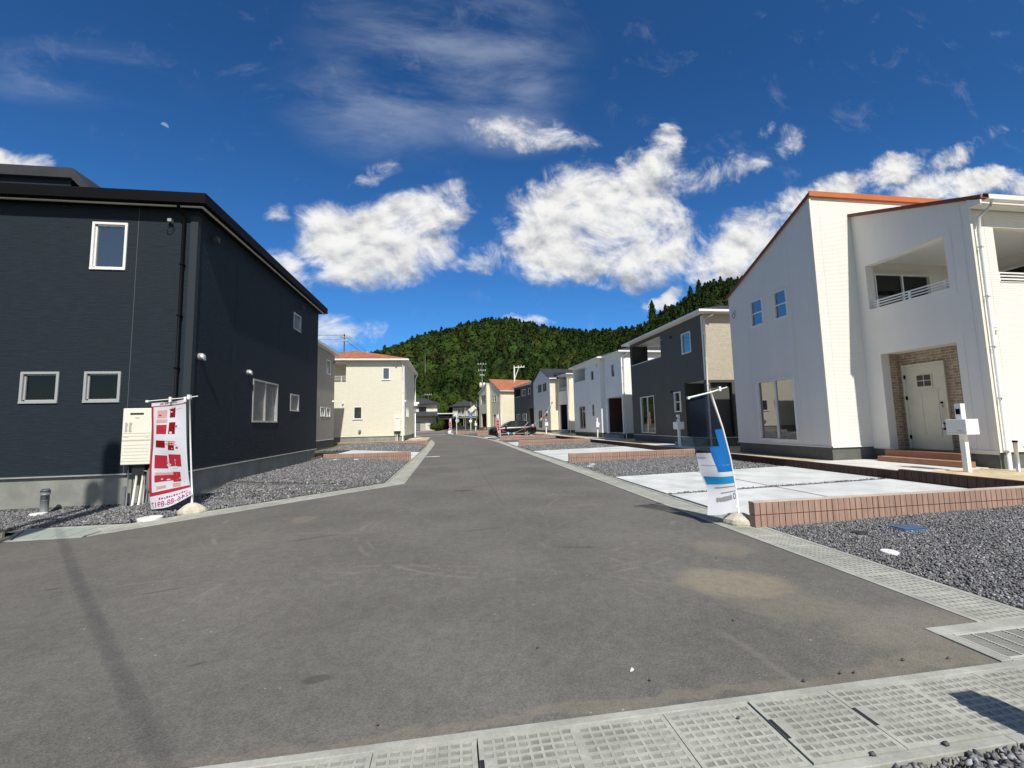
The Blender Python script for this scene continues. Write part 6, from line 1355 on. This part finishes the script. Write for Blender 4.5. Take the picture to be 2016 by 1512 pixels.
# ------------------------------------------------------------------ gravel stones
CUBE = np.array([(-1, -1, -1), (1, -1, -1), (1, 1, -1), (-1, 1, -1), (-1, -1, 1), (1, -1, 1), (1, 1, 1), (-1, 1, 1)], float)
CF = np.array([(0, 3, 2, 1), (4, 5, 6, 7), (0, 1, 5, 4), (1, 2, 6, 5), (2, 3, 7, 6), (3, 0, 4, 7)])
def stones(name, label, inside, bb, dens, size, zoff=0.0):
    area = (bb[1] - bb[0]) * (bb[3] - bb[2]); n = int(area * dens)
    xs = RNG.uniform(bb[0], bb[1], n); ys = RNG.uniform(bb[2], bb[3], n)
    k = np.array([inside(x, y) for x, y in zip(xs, ys)]); xs, ys = xs[k], ys[k]; n = len(xs)
    zs = np.array([G(x, y) for x, y in zip(xs, ys)])
    sc = size * RNG.uniform(.55, 1.25, (n, 1)) * RNG.uniform([.7, .7, .45], [1.25, 1.25, .9], (n, 3))
    P = CUBE[None] * sc[:, None] * RNG.uniform(.45, 1.1, (n, 8, 1)) + RNG.normal(0, size * .12, (n, 8, 3))
    q = RNG.normal(size=(n, 4)); q[:, 1:3] *= .6; q /= np.linalg.norm(q, axis=1)[:, None]; w_, x, y, z = q.T
    M = np.stack([1 - 2 * (y * y + z * z), 2 * (x * y - z * w_), 2 * (x * z + y * w_), 2 * (x * y + z * w_), 1 - 2 * (x * x + z * z), 2 * (y * z - x * w_), 2 * (x * z - y * w_), 2 * (y * z + x * w_), 1 - 2 * (x * x + y * y)], 1).reshape(n, 3, 3)
    P = np.einsum('nij,nkj->nki', M, P) + np.stack([xs, ys, zs + zoff + RNG.uniform(-.2, .8, n) * size], 1)[:, None]
    F = (CF[None] + (np.arange(n) * 8)[:, None, None]).reshape(-1, 4)
    g = RNG.choice([.11, .145, .18, .22, .275, .42], n, p=[.18, .24, .25, .18, .11, .04]) * RNG.uniform(.85, 1.15, n)
    hue = RNG.normal(0, .03, n); C_ = np.stack([g * (1 + hue), g, g * (1.04 - hue)], 1); tint = np.repeat(C_, 8, 0)
    o = npmesh(name, P.reshape(-1, 3), F, M_STONE, tint); struct(o, label, 'stuff'); o['category'] = 'gravel'; return o
stones('gravel', 'dark crushed gravel right of the road-edge drain, in front of the long brick wall', lambda x, y: x > 4.57 and x < 1.0 + 1.75 * y, (4.5, 10.5, 2.6, 5.70), 2500, .0105)
stones('gravel', 'loose dark stones at the bottom right corner below the drain covers', lambda x, y: y < 1.81, (.9, 3.4, 1.30, 1.81), 2600, .0135, -.015)
stones('gravel', 'thin gravel line between the white driveway slabs', lambda x, y: True, (4.6, 10.0, 8.50, 8.68), 1000, .015, .015)
stones('gravel', 'gravel margin between the driveway slabs and the dark brick kerb', lambda x, y: True, (9.98, 10.11, 5.86, 16.2), 900, .016, .01)
stones('gravel', 'gravel patch beyond the driveway of the large white house', lambda x, y: True, (4.57, 10.1, 11.57, 16.3), 650, .02)
stones('gravel', 'gravel bed between the slanting drain and the dark house side', lambda x, y: x < cham(y) - (.84 if y < 12.4 else .62), (-5.75, -1.8, 9.2, 20.4), 520, .02)
stones('gravel', 'gravel strip at the foot of the dark house front', lambda x, y: x < cham(y) - .86 and (y < 10.38), (-11.5, -3.4, 8.52, 10.9), 850, .017)
stones('gravel', 'gravel patch in front of the bright white house', lambda x, y: True, (4.7, 10.0, 23.7, 29.4), 260, .03)
stones('gravel', 'gravel patch in front of the cream hipped house wall', lambda x, y: True, (-7.6, -1.95, 26.1, 35.1), 200, .03)
for i in range(14):      # single stones strayed onto the concrete and road
    x, y = [(1.95, 1.87), (2.35, 1.86), (2.38, 2.45), (2.47, 2.44), (1.2, 2.6), (-.4, 2.5), (2.9, 2.5), (3.2, 2.46), (2.1, 2.42), (1.5, 2.2), (3.0, 4.6), (.6, 3.1), (2.2, 3.2), (3.7, 5.0)][i]
    P = CUBE * np.array([.011, .008, .006]) * RNG.uniform(.6, 1.1, (8, 1)) * (1.3 if i < 2 else .8) + np.array([0, 0, .008])
    o = npmesh('stray_stone', P, CF, M_STONE, np.tile([[.12, .11, .11]], (8, 1))); o.location = (x, y, .006); tag(o, 'single dark stone strayed from the gravel onto the ' + ('foreground drain edge' if y < 2.4 else 'asphalt'), 'stone', 'stray stones')
T = thing('paper_scrap', 'tiny white scrap of paper on the asphalt in the foreground', 'litter', (1.14, 2.72, .004)); mb = MB(); mb.prism([(-.02, -.01, 0), (.0, -.012, .006), (.015, .01, .002), (.005, .022, .01), (-.01, .012, .0)], (0, 0, .0015)); mb.build('paper', M_WHITE, T)

# ------------------------------------------------------------------ wooded hills
R1 = np.array([(-400, 1.6), (-150, 9.600000000000001), (-110, 20.8), (-85, 30.0), (-60, 38.0), (-46, 42.0), (-28, 50.0), (-14, 57.0), (1, 61.0), (15, 66.0), (35, 68.0), (46, 66.0), (66, 61.0), (77, 59.0), (94, 59.0), (108, 60.0), (130, 63.0), (144, 63.0), (156, 61.0), (200, 64.0), (300, 72.0), (600, 62.0)], float)
R2 = np.array([(-400, -60), (40, -30), (70, 18), (82, 28), (90, 34), (92, 37), (99, 41), (104, 45), (112, 48), (118, 53), (122, 57), (137, 59.5), (142, 60), (160, 64), (190, 66), (300, 70), (600, 60)], float)
def hillz(x, y):
    t1 = np.clip((y - 112) / (330 - 112), 0, 1.6); t2 = np.clip((y - 100) / (190 - 100), 0, 1.8)
    f = lambda t: np.where(t < 1, np.sin(np.minimum(t, 1) * np.pi / 2) ** 1.15, 1 - (t - 1) * .5)
    a = np.interp(x, R1[:, 0], R1[:, 1]) * f(t1); b = np.interp(x, R2[:, 0], R2[:, 1]) * f(t2)
    return np.maximum(np.maximum(a, b), 0) + .4
hx = np.linspace(-420, 560, 120); hy = np.linspace(98, 460, 64); XX, YY = np.meshgrid(hx, hy); ZZ = hillz(XX, YY) - 1.0
V_ = np.stack([XX, YY, ZZ], -1).reshape(-1, 3); idx = np.arange(120 * 64).reshape(64, 120)
F_ = np.stack([idx[:-1, :-1], idx[:-1, 1:], idx[1:, 1:], idx[1:, :-1]], -1).reshape(-1, 4); o = npmesh('hills', V_, F_, M_FOREST); struct(o, 'wooded hills behind the housing estate')
def crowns(xs, ys, zs, H_, Rr, conif, nleaf, col, leaf):
    """numpy crowns made of many small leaf-clump faces through an uneven volume"""
    n = len(xs); N = nleaf
    t = RNG.random((n, N)); a = RNG.uniform(0, 2 * np.pi, (n, N)); rr = RNG.random((n, N)) ** .45
    ph = RNG.uniform(0, 6.28, (n, 3)); 
    lump = 1 + .20 * np.sin(3 * a + ph[:, :1] + 5 * t) + .14 * np.sin(5 * a + ph[:, 1:2] - 9 * t)
    rc = (1 - t) ** .62 * (.85 + .15 * np.cos(t * 34 + ph[:, 2:3])) + .05; rb = np.sqrt(np.clip(1 - (1.9 * (t - .45)) ** 2, .04, 1))
    rad = np.where(conif[:, None], rc, rb) * lump * rr * Rr[:, None]
    cx_ = xs[:, None] + rad * np.cos(a); cy_ = ys[:, None] + rad * np.sin(a); z0 = np.where(conif, .12, .18)[:, None]
    cz_ = zs[:, None] + (z0 + (1 - z0) * t) * H_[:, None]
    c = np.stack([cx_, cy_, cz_], -1)
    out = np.stack([np.cos(a), np.sin(a), RNG.normal(.25, .5, (n, N))], -1); out /= np.linalg.norm(out, axis=-1, keepdims=True)
    rnd = RNG.normal(size=(n, N, 3)); u = np.cross(out, rnd); u /= np.linalg.norm(u, axis=-1, keepdims=True) + 1e-6; v = np.cross(out, u)
    s = (leaf * Rr)[:, None, None] * RNG.uniform(.6, 1.3, (n, N, 1)); bend = out * s * .35
    # inner mass of the crown: an uneven closed hull at two thirds of the radius
    hs, hr = 7, 6; tt = np.linspace(.0, 1, hr); prof_c = (1 - tt) ** .8 * .78 + .02; prof_b = np.sqrt(np.clip(1 - (2.0 * (tt - .47)) ** 2, .0, 1)) * .74 + .03
    pr_ = np.where(conif[:, None], prof_c, prof_b)[:, :, None] * (1 + RNG.normal(0, .12, (n, hr, hs))); an = np.linspace(0, 2 * np.pi, hs, endpoint=False)[None, None] + ph[:, :1, None]
    hc = np.stack([xs[:, None, None] + pr_ * Rr[:, None, None] * np.cos(an), ys[:, None, None] + pr_ * Rr[:, None, None] * np.sin(an), zs[:, None, None] + (z0[:, :, None] + (.95 - z0[:, :, None]) * tt[None, :, None]) * H_[:, None, None] * np.ones((1, 1, hs))], -1)
    ii = np.arange(hr * hs).reshape(hr, hs); hf = np.stack([ii[:-1], np.roll(ii[:-1], -1, 1), np.roll(ii[1:], -1, 1), ii[1:]], -1).reshape(-1, 4)
    HV = hc.reshape(n, -1, 3); HF = (hf[None] + (np.arange(n) * hr * hs)[:, None, None]).reshape(-1, 4); HT = np.repeat(col[:, None] * .9, hr * hs, 1).reshape(-1, 3)
    Q = np.stack([c - u * s - bend, c - v * s * .7, c + u * s - bend, c + v * s * .7 + out * s * .2], 2)      # (n,N,4,3)
    br = RNG.uniform(.86, 1.14, (n, N, 1)); tint = np.repeat((col[:, None] * br)[:, :, None], 4, 2)
    F = np.arange(n * N * 4).reshape(-1, 4)
    return np.concatenate([Q.reshape(-1, 3), HV.reshape(-1, 3)]), np.concatenate([F, HF + n * N * 4]), np.concatenate([tint.reshape(-1, 3), HT])
def cols(n, conif):
    base = np.where(conif[:, None], np.array([[.023, .039, .011]]), np.array([[.036, .058, .014]]))
    k = RNG.uniform(.72, 1.28, (n, 1)); return base * k * (1 + RNG.normal(0, .10, (n, 3)))
def forest(name, label, pts_n, xr, yr, sz, nleaf, leaf, conf_p, minsep):
    xs = RNG.uniform(*xr, pts_n); ys = yr[0] + (yr[1] - yr[0]) * RNG.random(pts_n)
    # keep what stands inside the wedge the street looks into
    k = (xs / ys > -.62) & (xs / ys < .98); xs, ys = xs[k], ys[k]
    cell = {}; keep = []
    for i, (x, y) in enumerate(zip(xs, ys)):
        c = (int(x // minsep), int(y // minsep))
        if c in cell: continue
        cell[c] = 1; keep.append(i)
    xs, ys = xs[keep], ys[keep]; n = len(xs); zs = hillz(xs, ys) - 1.0
    conif = RNG.random(n) < conf_p(xs, ys); H_ = RNG.uniform(*sz, n) * np.where(conif, 1.12, .95); Rr = H_ * np.where(conif, .29, .40) * RNG.uniform(.85, 1.15, n)
    v, f, t = crowns(xs, ys, zs, H_, Rr, conif, nleaf, cols(n, conif), leaf)
    o = npmesh(name, v, f, M_LEAF, t); struct(o, label, 'stuff'); o['category'] = 'forest'; return n
cp = lambda x, y: np.clip(.15 + (x + 10) / 130 + (y - 200) / 700, .08, .85)
NF = []
NF.append(forest('forest', 'dense mixed forest covering the far wooded hill', 60000, (-230, 370), (160, 345), (7, 11), 130, .19, cp, 3.7))
NF.append(forest('forest', 'broadleaf and cedar trees on the lower slope of the hill', 14000, (-110, 170), (108, 160), (6, 10), 420, .125, lambda x, y: np.clip(.1 + x / 90, .08, .9), 3.9))
NF.append(forest('forest', 'cedar forest on the nearer spur behind the right-hand houses', 9000, (70, 200), (165, 200), (7.5, 11), 300, .14, lambda x, y: np.full(len(x), .93), 3.6))
print('forest trees', NF)
def tree(x, y, h, r, conif, label, nleaf=1500, leaf=.10, name=None, z=None, group=None, k=1.0):
    z = float(hillz(np.array([x]), np.array([y]))[0]) - .8 if z is None else z
    T = thing(name or ('cedar_tree' if conif else 'broadleaf_tree'), label, 'tree', (x, y, z), 0, group)
    a = np.array
    v, f, t = crowns(a([0.]), a([0.]), a([0.]), a([h]), a([r]), a([conif]), nleaf, (a([[.027, .045, .010]]) if conif else a([[.050, .078, .014]])) * k, leaf); npmesh('crown', v, f, M_LEAF, t, T)
    mb = MB(); mb.tube([(0, 0, 0), (.05 * r, 0, h * .3), (0, .04 * r, h * .85)], [h * .025, h * .018, h * .005], 8)
    for q in range(5): an = q * 1.3; mb.tube([(0, 0, h * (.22 + .1 * q)), (math.cos(an) * r * .6, math.sin(an) * r * .6, h * (.34 + .1 * q))], [h * .008, h * .003], 5)
    mb.build('trunk', M_BARK, T); return T
SK = 'cedars standing out on the right skyline'
tree(96.5, 186, 17, 3.4, True, 'tallest lone cedar at the dip of the skyline, left of the right spur', 2600, .09, z=42, group=SK)
for i, (x, y, h, l) in enumerate(((104, 187, 13, 'cedar on the skyline just right of the lone tall cedar'), (111, 188, 12, 'cedar in the middle of the rising right skyline'), (117, 186, 15, 'broad cedar below the right hilltop'), (123, 188, 14, 'cedar at the left end of the right hilltop'), (129, 187, 12, 'cedar second along the right hilltop'), (135, 188, 14, 'cedar in the middle of the right hilltop'), (141, 188, 13, 'rightmost cedar of the hilltop beside the white house gable'))):
    tree(x, y, h, h * .22, True, l, 1500, .10, group=SK)
for i, (x, y, h, r, l) in enumerate(((-3.0, 84.6, 1.7, 1.1, 'rounded green shrub in front of the old tiled house'), (-1.9, 84.8, 2.3, 1.0, 'taller green shrub before the old tiled house entrance'), (-8.9, 84, 3.2, 1.2, 'olive-green bush beside the white downpipe of the cream house'), (1.7, 88, 3.0, 1.5, 'garden tree behind the low dark wall'), (4.6, 85.4, 2.0, 1.2, 'bush under the grey carport'), (6.2, 89, 2.2, 1.3, 'bush right of the grey carport posts'))):
    tree(x, y, h, r, False, l, 700, .12, name='shrub', z=.45, k=.85)
FT = 'broadleaf trees at the hill foot'
for i, (x, y, h, l) in enumerate(((-12, 104, 10, 'bright green tree behind the cream hipped house corner'), (-7, 107, 9, 'green tree above the left tiled roof'), (-2, 105, 8, 'low green tree between the two old tiled houses'), (2.5, 108, 9, 'dark green tree behind the far tiled house'), (9, 107, 9, 'green tree at the hill foot behind the cream terracotta-roofed house'), (15, 106, 11, 'broad tree behind the Y-bracket pole'), (23, 107, 11, 'broad tree behind the gabled house roof'), (-18, 106, 12, 'large tree left at the hill foot'))):
    tree(x, y, h, h * .42, False, l, 2200, .085, group=FT)
